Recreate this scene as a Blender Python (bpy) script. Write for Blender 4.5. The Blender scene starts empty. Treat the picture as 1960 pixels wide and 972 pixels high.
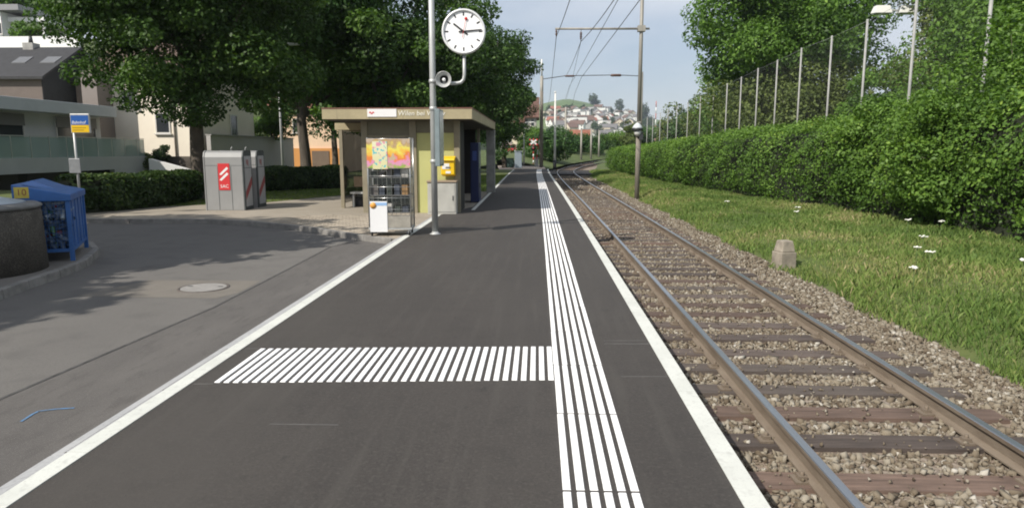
import bpy, math, random
import numpy as np
from mathutils import Vector, Matrix
R = math.radians
sc = bpy.context.scene
col = sc.collection

# ------------------------------------------------------------------ camera
FPX, CX, CY, CAM_H = 1320.0, 980.0, 486.0, 1.65
PITCH = math.atan(200 / FPX)
YAW = math.atan(50 * math.cos(PITCH) / FPX)
cam_data = bpy.data.cameras.new('camera')
cam_data.sensor_width = 36.0
cam_data.lens = 36.0 * FPX / 1960.0
cam_data.clip_start = 0.05
cam_data.clip_end = 9000
cam = bpy.data.objects.new('camera', cam_data)
cam.location = (0, 0, CAM_H)
cam.rotation_euler = (R(90) - PITCH, 0, YAW)
col.objects.link(cam)
sc.camera = cam

# ------------------------------------------------------------------ light
SUN_EL, SUN_AZ = R(43), R(225)            # azimuth clockwise from +Y
world = bpy.data.worlds.new('World')
sc.world = world
world.use_nodes = True
wn, wl = world.node_tree.nodes, world.node_tree.links
wn.clear()
w_out = wn.new('ShaderNodeOutputWorld')
w_bg = wn.new('ShaderNodeBackground')
w_sky = wn.new('ShaderNodeTexSky')
w_sky.sky_type = 'NISHITA'
w_sky.sun_disc = False
w_sky.sun_elevation = SUN_EL
w_sky.sun_rotation = SUN_AZ
w_sky.altitude = 600
w_sky.dust_density = 1.6
w_sky.ozone_density = 1.0
w_bg.inputs['Strength'].default_value = 0.092
w_co = wn.new('ShaderNodeTexCoord')
w_map = wn.new('ShaderNodeMapping')
w_map.inputs['Scale'].default_value = (1.0, 1.0, 3.2)
w_map.inputs['Location'].default_value = (3.1, 1.7, 0.4)
w_n = wn.new('ShaderNodeTexNoise')
w_n.inputs['Scale'].default_value = 1.9
w_n.inputs['Detail'].default_value = 7
w_n.inputs['Roughness'].default_value = 0.52
w_r = wn.new('ShaderNodeValToRGB')
w_r.color_ramp.elements[0].position = 0.40
w_r.color_ramp.elements[0].color = (0.30, 0.30, 0.30, 1)
w_r.color_ramp.elements[1].position = 0.62
w_r.color_ramp.elements[1].color = (0.92, 0.92, 0.92, 1)
w_mix = wn.new('ShaderNodeMixRGB')
w_mix.inputs['Color2'].default_value = (7.6, 8.0, 8.6, 1)      # thin bright cloud veil
wl.new(w_co.outputs['Generated'], w_map.inputs['Vector'])
wl.new(w_map.outputs['Vector'], w_n.inputs['Vector'])
wl.new(w_n.outputs['Fac'], w_r.inputs['Fac'])
wl.new(w_r.outputs['Color'], w_mix.inputs['Fac'])
wl.new(w_sky.outputs['Color'], w_mix.inputs['Color1'])
wl.new(w_mix.outputs['Color'], w_bg.inputs['Color'])
wl.new(w_bg.outputs['Background'], w_out.inputs['Surface'])

sun_data = bpy.data.lights.new('sun', 'SUN')
sun_data.energy = 4.6
sun_data.angle = R(0.53)
sun_data.color = (1.0, 0.94, 0.85)
sun = bpy.data.objects.new('sun', sun_data)
sd = Vector((-math.sin(SUN_AZ) * math.cos(SUN_EL), -math.cos(SUN_AZ) * math.cos(SUN_EL), -math.sin(SUN_EL)))
sun.rotation_euler = sd.to_track_quat('-Z', 'Y').to_euler()
sun.location = (-30, -30, 40)
col.objects.link(sun)
sc.view_settings.view_transform = 'Standard'
sc.view_settings.look = 'None'
sc.view_settings.exposure = 0.25
sc.view_settings.gamma = 1.0
sc.view_settings.use_curve_mapping = False
sc.render.engine = 'CYCLES'
sc.cycles.pixel_filter_type = 'BLACKMAN_HARRIS'
sc.cycles.filter_width = 1.9

# ------------------------------------------------------------------ pixel helpers
_f = Vector((-math.sin(YAW) * math.cos(PITCH), math.cos(YAW) * math.cos(PITCH), -math.sin(PITCH)))
_r = Vector((math.cos(YAW), math.sin(YAW), 0))
_u = _r.cross(_f)
def ray(px, py): return _f * FPX + _r * (px - CX) - _u * (py - CY)
def gp(px, py, z=0.0):
    d = ray(px, py); t = (z - CAM_H) / d.z
    return Vector((d.x * t, d.y * t, z))
def at(px, py, Y):
    d = ray(px, py); t = Y / d.y
    return Vector((d.x * t, Y, CAM_H + d.z * t))

# ------------------------------------------------------------------ materials
MATS = {}
def mat(name, c, rough=0.8, var=0.0, scale=8.0, bump=0.0, bscale=60.0, metal=0.0, c2=None, detail=4, spec=0.5, rnd=0.0, stretch=None):
    if name in MATS: return MATS[name]
    m = bpy.data.materials.new(name); m.use_nodes = True
    n, l = m.node_tree.nodes, m.node_tree.links
    b = n['Principled BSDF']
    b.inputs['Roughness'].default_value = rough
    b.inputs['Metallic'].default_value = metal
    b.inputs['Specular IOR Level'].default_value = spec
    b.inputs['Base Color'].default_value = (*c, 1)
    tc = n.new('ShaderNodeTexCoord'); vec = tc.outputs['Object']
    if stretch:
        mp = n.new('ShaderNodeMapping'); mp.inputs['Scale'].default_value = stretch
        l.new(vec, mp.inputs['Vector']); vec = mp.outputs['Vector']
    src = None
    if var or c2:
        nz = n.new('ShaderNodeTexNoise'); nz.inputs['Scale'].default_value = scale; nz.inputs['Detail'].default_value = detail
        nz.inputs['Roughness'].default_value = 0.62
        l.new(vec, nz.inputs['Vector'])
        rp = n.new('ShaderNodeValToRGB')
        rp.color_ramp.elements[0].position = 0.32; rp.color_ramp.elements[1].position = 0.68
        a = c if c2 else tuple(v * (1 - var) for v in c)
        d = c2 if c2 else tuple(min(1, v * (1 + var)) for v in c)
        rp.color_ramp.elements[0].color = (*a, 1); rp.color_ramp.elements[1].color = (*d, 1)
        l.new(nz.outputs['Fac'], rp.inputs['Fac']); src = rp.outputs['Color']
    if rnd:
        oi = n.new('ShaderNodeObjectInfo'); mr = n.new('ShaderNodeMapRange')
        mr.inputs['To Min'].default_value = 1 - rnd; mr.inputs['To Max'].default_value = 1 + rnd
        l.new(oi.outputs['Random'], mr.inputs['Value'])
        mx = n.new('ShaderNodeMixRGB'); mx.blend_type = 'MULTIPLY'; mx.inputs['Fac'].default_value = 1
        if src: l.new(src, mx.inputs['Color1'])
        else: mx.inputs['Color1'].default_value = (*c, 1)
        l.new(mr.outputs['Result'], mx.inputs['Color2']); src = mx.outputs['Color']
    if src: l.new(src, b.inputs['Base Color'])
    if bump:
        bz = n.new('ShaderNodeTexNoise'); bz.inputs['Scale'].default_value = bscale; bz.inputs['Detail'].default_value = 3
        l.new(vec, bz.inputs['Vector'])
        bp = n.new('ShaderNodeBump'); bp.inputs['Strength'].default_value = bump; bp.inputs['Distance'].default_value = 0.01
        l.new(bz.outputs['Fac'], bp.inputs['Height']); l.new(bp.outputs['Normal'], b.inputs['Normal'])
    MATS[name] = m
    return m

def layered(name, base, layers, rough=0.85, bump=0.3, bscale=220):
    """base colour with several noise layers: (scale, detail, lo, hi, colour, amount, stretch)"""
    if name in MATS: return MATS[name]
    m = bpy.data.materials.new(name); m.use_nodes = True
    n, l = m.node_tree.nodes, m.node_tree.links
    b = n['Principled BSDF']; b.inputs['Roughness'].default_value = rough; b.inputs['Specular IOR Level'].default_value = 0.35
    tc = n.new('ShaderNodeTexCoord')
    src = None
    for (scale, detail, lo, hi, c, amount, stretch) in layers:
        mp = n.new('ShaderNodeMapping'); mp.inputs['Scale'].default_value = stretch or (1, 1, 1)
        mp.inputs['Location'].default_value = (scale * 1.37 % 11, scale * 2.1 % 7, 0)
        l.new(tc.outputs['Object'], mp.inputs['Vector'])
        nz = n.new('ShaderNodeTexNoise'); nz.inputs['Scale'].default_value = scale; nz.inputs['Detail'].default_value = detail
        l.new(mp.outputs['Vector'], nz.inputs['Vector'])
        mr = n.new('ShaderNodeMapRange'); mr.inputs['From Min'].default_value = lo; mr.inputs['From Max'].default_value = hi
        mr.inputs['To Max'].default_value = amount
        l.new(nz.outputs['Fac'], mr.inputs['Value'])
        mx = n.new('ShaderNodeMixRGB'); mx.inputs['Color2'].default_value = (*c, 1)
        if src: l.new(src, mx.inputs['Color1'])
        else: mx.inputs['Color1'].default_value = (*base, 1)
        l.new(mr.outputs['Result'], mx.inputs['Fac']); src = mx.outputs['Color']
    l.new(src, b.inputs['Base Color'])
    bz = n.new('ShaderNodeTexNoise'); bz.inputs['Scale'].default_value = bscale; bz.inputs['Detail'].default_value = 2
    l.new(tc.outputs['Object'], bz.inputs['Vector'])
    bp = n.new('ShaderNodeBump'); bp.inputs['Strength'].default_value = bump; bp.inputs['Distance'].default_value = 0.006
    l.new(bz.outputs['Fac'], bp.inputs['Height']); l.new(bp.outputs['Normal'], b.inputs['Normal'])
    MATS[name] = m
    return m

def tint_mat(name, stops, rough=0.7, trans=0.0, noise=0.0, nscale=0.6):
    """colour from the per-face attribute 'tint' through a ramp (+ optional leaf translucency)"""
    if name in MATS: return MATS[name]
    m = bpy.data.materials.new(name); m.use_nodes = True
    n, l = m.node_tree.nodes, m.node_tree.links
    b = n['Principled BSDF']; b.inputs['Roughness'].default_value = rough; b.inputs['Specular IOR Level'].default_value = 0.3
    a = n.new('ShaderNodeAttribute'); a.attribute_name = 'tint'
    rp = n.new('ShaderNodeValToRGB'); cr = rp.color_ramp
    while len(cr.elements) < len(stops): cr.elements.new(0.5)
    for e, (p, c) in zip(cr.elements, stops): e.position = p; e.color = (*c, 1)
    src = a.outputs['Fac']
    if noise:
        tc = n.new('ShaderNodeTexCoord'); nz = n.new('ShaderNodeTexNoise'); nz.inputs['Scale'].default_value = nscale; nz.inputs['Detail'].default_value = 3
        l.new(tc.outputs['Object'], nz.inputs['Vector'])
        mm = n.new('ShaderNodeMath'); mm.operation = 'MULTIPLY_ADD'; mm.inputs[1].default_value = noise; mm.inputs[2].default_value = -noise * 0.5
        l.new(nz.outputs['Fac'], mm.inputs[0])
        ad = n.new('ShaderNodeMath'); ad.operation = 'ADD'; l.new(mm.outputs[0], ad.inputs[0]); l.new(src, ad.inputs[1]); src = ad.outputs[0]
    l.new(src, rp.inputs['Fac']); l.new(rp.outputs['Color'], b.inputs['Base Color'])
    if trans:
        t = n.new('ShaderNodeBsdfTranslucent'); mx = n.new('ShaderNodeMixShader'); mx.inputs['Fac'].default_value = trans
        hs = n.new('ShaderNodeHueSaturation'); hs.inputs['Saturation'].default_value = 1.15; hs.inputs['Value'].default_value = 1.25
        l.new(rp.outputs['Color'], hs.inputs['Color']); l.new(hs.outputs['Color'], t.inputs['Color'])
        l.new(b.outputs['BSDF'], mx.inputs[1]); l.new(t.outputs['BSDF'], mx.inputs[2])
        l.new(mx.outputs['Shader'], n['Material Output'].inputs['Surface'])
    MATS[name] = m
    return m

def glass_mat(name, c, alpha=0.35, rough=0.05):
    if name in MATS: return MATS[name]
    m = bpy.data.materials.new(name); m.use_nodes = True
    n, l = m.node_tree.nodes, m.node_tree.links
    b = n['Principled BSDF']; b.inputs['Base Color'].default_value = (*c, 1); b.inputs['Roughness'].default_value = rough
    t = n.new('ShaderNodeBsdfTransparent'); mx = n.new('ShaderNodeMixShader'); mx.inputs['Fac'].default_value = alpha
    l.new(t.outputs['BSDF'], mx.inputs[1]); l.new(b.outputs['BSDF'], mx.inputs[2])
    l.new(mx.outputs['Shader'], n['Material Output'].inputs['Surface'])
    MATS[name] = m
    return m

platform_mat = layered('platform_asphalt', (0.0485, 0.0433, 0.0394), [
    (1.1, 5, .40, .70, (0.0619, 0.0549, 0.0493), .8, (1, .35, 1)),
    (5.0, 5, .50, .75, (0.0368, 0.0332, 0.0310), .6, None),
    (9, 3, .66, .72, (0.0317, 0.0289, 0.0267), .7, None),
    (38, 3, .50, .70, (0.0774, 0.0714, 0.0632), .6, None),
    (70, 3, .52, .70, (0.0299, 0.0281, 0.0259), .7, None),
    (3.2, 5, .52, .70, (0.0704, 0.0646, 0.0575), .55, (3, .18, 1)),
    (.35, 4, .5, .7, (0.0686, 0.0629, 0.0559), .6, (1.5, .25, 1)),
    (190, 2, .55, .72, (0.1087, 0.0967, 0.0846), .5, None),
    (260, 2, .55, .75, (0.0209, 0.0194, 0.0183), .6, None)], rough=.8, bump=.35, bscale=300)
road_mat = layered('road_asphalt_old', (0.1263, 0.1196, 0.1110), [
    (.5, 5, .38, .68, (0.1531, 0.1453, 0.1340), .8, (1, .5, 1)),
    (2.6, 6, .50, .72, (0.0957, 0.0908, 0.0858), .7, None),
    (40, 3, .52, .70, (0.1001, 0.0957, 0.0887), .6, None),
    (150, 2, .52, .72, (0.2067, 0.1968, 0.1837), .6, None),
    (210, 2, .55, .75, (0.0536, 0.0530, 0.0536), .6, None)], rough=.88, bump=.4, bscale=220)
strip_mat = layered('road_asphalt_strip', (0.0937, 0.0874, 0.0822), [
    (1.2, 6, .40, .68, (0.1172, 0.1093, 0.1017), .8, (2.2, .6, 1)),
    (14, 4, .52, .70, (0.0711, 0.0664, 0.0626), .6, (1, .25, 1)),
    (170, 2, .54, .72, (0.2009, 0.1903, 0.1761), .6, None)], rough=.88, bump=.4, bscale=240)
patch_mat = layered('manhole_patch', (0.1512, 0.1369, 0.1170), [
    (3, 4, .4, .7, (0.1800, 0.1628, 0.1404), .7, None), (170, 2, .54, .72, (0.2304, 0.2220, 0.2106), .5, None)], bump=.35)
paver_mat = mat('paver_concrete', (0.33, 0.285, 0.225), .9, var=.18, scale=7, bump=.25, bscale=160, rnd=.16)
pave_base = layered('pavement_base', (0.29, 0.255, 0.205), [(1.3, 5, .4, .7, (0.34, 0.30, 0.245), .8, None), (30, 3, .5, .7, (0.21, 0.19, 0.155), .5, None)], bump=.3)
concrete = mat('concrete', (0.33, 0.32, 0.30), .88, var=.2, scale=3, bump=.25, bscale=90)
granite = layered('kerb_granite', (0.34, 0.345, 0.35), [(40, 3, .45, .7, (0.24, 0.245, 0.25), .8, None), (2.0, 3, .4, .7, (0.41, 0.41, 0.41), .6, None)], bump=.4, bscale=120)
dark_kerb = mat('kerb_concrete_dark', (0.21, 0.20, 0.185), .9, var=.25, scale=5, bump=.3)
white_paint = layered('white_marking', (0.87, 0.87, 0.86), [(3, 4, .5, .75, (0.74, 0.74, 0.73), .7, None), (30, 4, .60, .72, (0.50, 0.49, 0.48), .55, None), (1.2, 3, .62, .72, (0.60, 0.59, 0.58), .5, (8, 1, 1))], rough=.7, bump=.2, bscale=180)
edge_paint = layered('edge_line_paint', (0.60, 0.61, 0.565), [(2.2, 5, .42, .72, (0.50, 0.51, 0.47), .8, None), (16, 4, .56, .74, (0.36, 0.36, 0.335), .5, None), (60, 3, .55, .7, (0.45, 0.45, 0.42), .5, None)], rough=.75, bump=.2)
faint_paint = mat('faded_marking', (0.115, 0.110, 0.105), .85, c2=(0.070, 0.067, 0.064), scale=9)
blue_chalk = mat('blue_spray_mark', (0.08, 0.22, 0.42), .85, c2=(0.11, 0.16, 0.22), scale=25)
steel_top = mat('rail_polished', (0.42, 0.44, 0.47), .32, var=.15, scale=6, metal=.9, stretch=(1, .05, 1))
rust = mat('rail_rust', (0.135, 0.103, 0.074), .85, c2=(0.20, 0.162, 0.122), scale=9, bump=.2, stretch=(1, .25, 1))
galv = mat('galvanised_steel', (0.46, 0.47, 0.46), .48, var=.14, scale=6, metal=.35, stretch=(1, 1, .3))
mast_steel = mat('mast_steel', (0.30, 0.285, 0.25), .6, var=.2, scale=4, metal=.2, stretch=(1, 1, .2))
mast_wood = mat('mast_wood', (0.20, 0.178, 0.148), .85, var=.3, scale=6, stretch=(1, 1, .15))
dark_metal = mat('dark_metal', (0.035, 0.037, 0.04), .5)
black = mat('black_plastic', (0.012, 0.012, 0.013), .6)
wire_mat = mat('overhead_wire', (0.06, 0.055, 0.05), .5, metal=.4)
soil = layered('ground_soil_grass', (0.075, 0.105, 0.032), [(.4, 5, .4, .7, (0.10, 0.12, 0.04), .8, None), (6, 5, .5, .7, (0.05, 0.075, 0.022), .7, None)], rough=.95, bump=.6, bscale=25)
verge_mat = layered('verge_soil', (0.085, 0.115, 0.030), [(.8, 5, .4, .7, (0.125, 0.125, 0.05), .8, None), (9, 5, .5, .72, (0.05, 0.075, 0.02), .7, None)], rough=.95, bump=.7, bscale=30)
ballast_base = layered('ballast_bed', (0.20, 0.165, 0.13), [(28, 3, .4, .65, (0.33, 0.28, 0.23), .9, None), (34, 3, .5, .7, (0.075, 0.06, 0.05), .9, None), (1.2, 4, .45, .7, (0.22, 0.15, 0.10), .5, None)], rough=.95, bump=1.0, bscale=30)

# ------------------------------------------------------------------ object helpers
def tag(o, label=None, cat=None, group=None, kind=None):
    if label: o['label'] = label
    if cat: o['category'] = cat
    if group: o['group'] = group
    if kind: o['kind'] = kind
    return o
def empty(name, loc=(0, 0, 0), rz=0.0, label=None, cat=None, group=None):
    o = bpy.data.objects.new(name, None); o.location = loc; o.rotation_euler = (0, 0, rz)
    o.empty_display_size = 0.2
    col.objects.link(o)
    return tag(o, label, cat, group)
def link(name, mesh, parent=None, loc=(0, 0, 0), rz=0.0):
    o = bpy.data.objects.new(name, mesh); o.location = loc; o.rotation_euler = (0, 0, rz)
    o.parent = parent
    col.objects.link(o)
    return o
def copy_tree(o, parent=None):
    c = o.copy(); col.objects.link(c); c.parent = parent
    for ch in [k for k in o.children]: copy_tree(ch, c)
    return c

class MB:
    def __init__(s): s.v = []; s.f = []; s.mi = []; s.sm = []
    def add(s, vs, fs, mi=0, smooth=False):
        b = len(s.v); s.v += [tuple(p) for p in vs]
        for f in fs: s.f.append(tuple(b + i for i in f)); s.mi.append(mi); s.sm.append(smooth)
        return s
    def box(s, x0, x1, y0, y1, z0, z1, mi=0, M=None):
        vs = [Vector(p) for p in ((x0, y0, z0), (x1, y0, z0), (x1, y1, z0), (x0, y1, z0), (x0, y0, z1), (x1, y0, z1), (x1, y1, z1), (x0, y1, z1))]
        if M: vs = [M @ p for p in vs]
        return s.add(vs, [(0, 3, 2, 1), (4, 5, 6, 7), (0, 1, 5, 4), (1, 2, 6, 5), (2, 3, 7, 6), (3, 0, 4, 7)], mi)
    def hexa(s, b, t, mi=0):
        """bottom quad, top quad (each counter-clockwise from above)"""
        return s.add(list(b) + list(t), [(0, 3, 2, 1), (4, 5, 6, 7), (0, 1, 5, 4), (1, 2, 6, 5), (2, 3, 7, 6), (3, 0, 4, 7)], mi)
    def quad(s, a, b, c, d, mi=0): return s.add([a, b, c, d], [(0, 1, 2, 3)], mi)
    def tube(s, pts, r, n=8, mi=0, cap=True, smooth=True):
        pts = [Vector(p) for p in pts]
        rs = r if isinstance(r, (list, tuple)) else [r] * len(pts)
        vs = []; prev = None
        for i, p in enumerate(pts):
            a = pts[max(i - 1, 0)]; b = pts[min(i + 1, len(pts) - 1)]
            d = (b - a).normalized()
            if prev is None:
                up = Vector((0, 0, 1)) if abs(d.z) < .9 else Vector((1, 0, 0))
                x = d.cross(up).normalized()
            else:
                x = (prev - d * prev.dot(d)).normalized()
            prev = x; y = d.cross(x)
            for k in range(n):
                t = 2 * math.pi * k / n
                vs.append(p + (x * math.cos(t) + y * math.sin(t)) * rs[i])
        fs = []
        for i in range(len(pts) - 1):
            for k in range(n):
                fs.append((i * n + k, i * n + (k + 1) % n, (i + 1) * n + (k + 1) % n, (i + 1) * n + k))
        s.add(vs, fs, mi, smooth)
        if cap:
            m = len(pts) - 1; base = len(s.v) - len(vs)
            s.f.append(tuple(base + k for k in reversed(range(n)))); s.mi.append(mi); s.sm.append(False)
            s.f.append(tuple(base + m * n + k for k in range(n))); s.mi.append(mi); s.sm.append(False)
        return s
    def lathe(s, prof, n=24, mi=0, M=None, smooth=True, cap=True):
        """profile (r,z) about the local z axis"""
        vs = []
        for (r, z) in prof:
            for k in range(n):
                t = 2 * math.pi * k / n
                p = Vector((r * math.cos(t), r * math.sin(t), z)); vs.append(M @ p if M else p)
        fs = []
        for i in range(len(prof) - 1):
            for k in range(n):
                fs.append((i * n + k, i * n + (k + 1) % n, (i + 1) * n + (k + 1) % n, (i + 1) * n + k))
        s.add(vs, fs, mi, smooth)
        base = len(s.v) - len(vs)
        if not cap: return s
        if prof[0][0] > 1e-4: s.f.append(tuple(base + k for k in reversed(range(n)))); s.mi.append(mi); s.sm.append(False)
        if prof[-1][0] > 1e-4: s.f.append(tuple(base + (len(prof) - 1) * n + k for k in range(n))); s.mi.append(mi); s.sm.append(False)
        return s
    def prism(s, poly, z0, z1, mi=0, M=None):
        n = len(poly)
        vs = [Vector((x, y, z0)) for x, y in poly] + [Vector((x, y, z1)) for x, y in poly]
        if M: vs = [M @ p for p in vs]
        fs = [tuple(reversed(range(n))), tuple(range(n, 2 * n))] + [(i, (i + 1) % n, n + (i + 1) % n, n + i) for i in range(n)]
        return s.add(vs, fs, mi)
    def mesh(s, name, mats):
        me = bpy.data.meshes.new(name)
        me.from_pydata(s.v, [], s.f); 
        for m in (mats if isinstance(mats, (list, tuple)) else [mats]): me.materials.append(m)
        me.polygons.foreach_set('material_index', s.mi)
        me.polygons.foreach_set('use_smooth', s.sm)
        me.update()
        return me
    def build(s, name, mats, parent=None, loc=(0, 0, 0), rz=0.0, bevel=0.0):
        o = link(name, s.mesh(name, mats), parent, loc, rz)
        if bevel:
            b = o.modifiers.new('bevel', 'BEVEL'); b.width = bevel; b.segments = 2; b.limit_method = 'ANGLE'
        return o

def np_mesh(name, V, faces, material, tint=None, smooth=False):
    """V (n,3) float, faces (m,k) int with constant k"""
    me = bpy.data.meshes.new(name)
    m, k = faces.shape
    me.vertices.add(len(V)); me.vertices.foreach_set('co', np.ascontiguousarray(V, dtype=np.float32).ravel())
    me.loops.add(m * k); me.loops.foreach_set('vertex_index', np.ascontiguousarray(faces, dtype=np.int32).ravel())
    me.polygons.add(m); me.polygons.foreach_set('loop_start', np.arange(0, m * k, k, dtype=np.int32))
    if smooth: me.polygons.foreach_set('use_smooth', np.ones(m, dtype=bool))
    if tint is not None:
        a = me.attributes.new('tint', 'FLOAT', 'FACE'); a.data.foreach_set('value', np.ascontiguousarray(tint, dtype=np.float32))
    me.materials.append(material)
    me.update(calc_edges=True)
    return me

def text_mesh(body, size, material, depth=0.004, align='LEFT', shear=0.0):
    cu = bpy.data.curves.new('lettering', 'FONT'); cu.body = body; cu.size = size; cu.extrude = depth
    cu.align_x = align; cu.align_y = 'CENTER'; cu.shear = shear; cu.resolution_u = 3
    tmp = bpy.data.objects.new('lettering_source', cu); col.objects.link(tmp)
    dg = bpy.context.evaluated_depsgraph_get()
    me = bpy.data.meshes.new_from_object(tmp.evaluated_get(dg))
    bpy.data.objects.remove(tmp); bpy.data.curves.remove(cu)
    me.materials.clear(); me.materials.append(material)
    return me
def put_text(name, body, size, material, parent, loc, shear=0.0, align='LEFT', depth=0.004):
    o = link(name, text_mesh(body, size, material, depth, align, shear), parent, loc)
    o.rotation_euler = (R(90), 0, 0)          # reads from -Y
    return o

# ------------------------------------------------------------------ path along the track
PATH_Y = [-30, 0, 15, 30, 45, 58, 66, 76, 88, 100, 115, 135]
PATH_X = [0.05, 0, -.02, -.10, -.22, -.20, .10, 1.6, 4.6, 8.6, 14.6, 24]
def path_dx(y): 
    """sideways shift of track and platform (it bends left a little, then right past the platform)"""
    i = 0
    y = min(max(y, PATH_Y[0]), PATH_Y[-1] - .001)
    while PATH_Y[i + 1] <= y: i += 1
    def sl(j):
        a, b = max(j - 1, 0), min(j + 1, len(PATH_Y) - 1)
        return (PATH_X[b] - PATH_X[a]) / (PATH_Y[b] - PATH_Y[a])
    h = PATH_Y[i + 1] - PATH_Y[i]; t = (y - PATH_Y[i]) / h
    return ((2*t**3-3*t*t+1)*PATH_X[i] + (t**3-2*t*t+t)*h*sl(i) + (-2*t**3+3*t*t)*PATH_X[i+1] + (t**3-t*t)*h*sl(i+1))
def rise(y): return 0.0 if y < 58 else min((y - 58) ** 2 / (y - 58 + 20) * 0.021, 1.7)
PLAT_END = 59.0
def sstep(a, b, x):
    t = min(max((x - a) / (b - a), 0), 1); return t * t * (3 - 2 * t)

# ground: one sheet to the horizon
def ground_z(x, y):
    z = -0.30 + (-0.42) * sstep(0.2, 0.9, x) + 0.36 * sstep(4.6, 9, x)
    z += rise(y)
    z += sstep(-25, -33, x) * (0.10 + 0.24 * max(y - 44, 0) if y < 130 else 20.7) if x < -25 else 0
    return z
def sheet(name, xs, ys, zf, material, kind='structure', parent=None):
    V = [(x, y, zf(x, y)) for y in ys for x in xs]
    n = len(xs); F = [(j*n+i, j*n+i+1, (j+1)*n+i+1, (j+1)*n+i) for j in range(len(ys)-1) for i in range(n-1)]
    me = bpy.data.meshes.new(name); me.from_pydata(V, [], F); me.materials.append(material)
    me.polygons.foreach_set('use_smooth', [True] * len(F)); me.update()
    o = link(name, me, parent)
    if kind: o['kind'] = kind
    return o
gx = [-2700, -1500, -600, -250, -120, -80, -60, -48, -40, -34, -29, -24, -20, -16, -13, -10, -7, -4, -2, 0, .3, .6, .9, 1.2, 3, 4.6, 5.5, 7, 9, 12, 16, 22, 30, 50, 90, 200, 500, 1500, 2700]
gy = [-60, -30, -10, 0, 10, 20, 30, 40, 46, 52, 58, 62, 66, 70, 76, 82, 88, 94, 100, 110, 120, 130, 160, 220, 400, 900, 2000, 2700]
sheet('ground', gx, gy, ground_z, soil)

# ------------------------------------------------------------------ platform
Yp = [-6, 0, 2, 4, 6, 8, 10, 12, 14, 16, 18] + list(range(20, 59, 2)) + [PLAT_END]
LEFT_A, LEFT_B = -2.60, -1.84      # left edge before / beside the shelter
def plat_left(y): return LEFT_A if y <= 17.4 else (LEFT_B + path_dx(y))
secs = []
for y in Yp: secs.append((y, plat_left(y) if y != 18 else -2.42, 1.09 + path_dx(y)))
mb2 = MB()
n = len(secs)
vs = []
for (y, l_, r_) in secs: vs += [(l_, y, -.7), (r_, y, -.7), (r_, y, 0), (l_, y, 0)]
fs = [(0, 1, 2, 3), (4*(n-1)+3, 4*(n-1)+2, 4*(n-1)+1, 4*(n-1))]
for i in range(n - 1):
    a, b = 4*i, 4*(i+1)
    fs += [(a+3, a+2, b+2, b+3), (a+1, b+1, b+2, a+2), (a, a+3, b+3, b), (a, b, b+1, a+1)]
mb2.add(vs, fs)
platform = mb2.build('platform', platform_mat); tag(platform, 'dark grey asphalt railway platform with white guide strips', None, kind='structure')

# right edge line: one white painted band, in 2 m lengths of edge slab
me_cache = {}
y = 0.6
while y < PLAT_END - .1:
    y2 = min(y + 2.0, PLAT_END - .02)
    a, b = path_dx(y), path_dx(y2)
    m = MB().hexa([(.975+a, y+.002, -.20), (1.095+a, y+.002, -.20), (1.095+b, y2-.002, -.20), (.975+b, y2-.002, -.20)],
                  [(.975+a, y+.002, .005), (1.095+a, y+.002, .005), (1.095+b, y2-.002, .005), (.975+b, y2-.002, .005)])
    m.build('edge_slab', edge_paint, platform)
    y = y2
# left kerb: painted top, granite face, in 1 m stones
y = 0.5; k = 0
rng = random.Random(4)
while y < 17.2:
    y2 = y + 1.0
    dz = rng.uniform(-.0015, .0015)
    m = MB().hexa([(-2.70, y+.003, -.4), (-2.583, y+.003, -.4), (-2.583, y2-.003, -.4), (-2.70, y2-.003, -.4)],
                  [(-2.685, y+.003, -.018+dz), (-2.583, y+.003, .004+dz), (-2.583, y2-.003, .004+dz), (-2.685, y2-.003, -.018+dz)])
    ks = m.build('kerb_stone', granite, platform, bevel=.006)
    p = MB().hexa([(-2.580, y+.002, -.05), (-2.468, y+.002, -.05), (-2.468, y2-.002, -.05), (-2.580, y2-.002, -.05)],
                  [(-2.580, y+.002, .0045), (-2.468, y+.002, .0045), (-2.468, y2-.002, .0045), (-2.580, y2-.002, .0045)])
    p.build('edge_line', edge_paint, platform)
    y = y2
# thin white line beside and beyond the shelter
y = 18.9
while y < 57:
    y2 = min(y + 3, 57)
    a, b = path_dx(y), path_dx(y2)
    MB().hexa([(-1.80+a, y, -.03), (-1.70+a, y, -.03), (-1.70+b, y2, -.03), (-1.80+b, y2, -.03)], [(-1.80+a, y, .004), (-1.70+a, y, .004), (-1.70+b, y2, .004), (-1.80+b, y2, .004)]).build('edge_line', edge_paint, platform)
    y = y2
# six guide strips in 1 m lengths
def strip_mesh(w, L):
    h, c = .0055, .004
    m = MB(); m.hexa([(-w/2, 0, -.002), (w/2, 0, -.002), (w/2, L, -.002), (-w/2, L, -.002)], [(-w/2+c, c, h), (w/2-c, c, h), (w/2-c, L-c, h), (-w/2+c, L-c, h)])
    return m.mesh('guide_strip', white_paint)
sm = strip_mesh(.043, .978)
STRIP_X = [.155 + i * .0665 for i in range(6)]
far = MB()
rng = random.Random(8)
for j in range(57):
    y0 = 1.18 + j * 1.0
    for sx in STRIP_X:
        xx = sx + path_dx(y0)
        if j < 28:
            o = link('guide_strip', sm, platform, (xx + rng.uniform(-.001, .001), y0, 0)); 
            o.rotation_euler.z = -math.atan(path_dx(y0 + 1) - path_dx(y0)) + rng.uniform(-.0012, .0012)
        else:
            b = path_dx(y0 + 1) - path_dx(y0)
            far.hexa([(xx-.0215, y0, -.002), (xx+.0215, y0, -.002), (xx+b+.0215, y0+.988, -.002), (xx+b-.0215, y0+.988, -.002)], [(xx-.02, y0, .0055), (xx+.02, y0, .0055), (xx+b+.02, y0+.988, .0055), (xx+b-.02, y0+.988, .0055)])
far.build('guide_strips', white_paint, platform)['kind'] = 'stuff'
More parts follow.
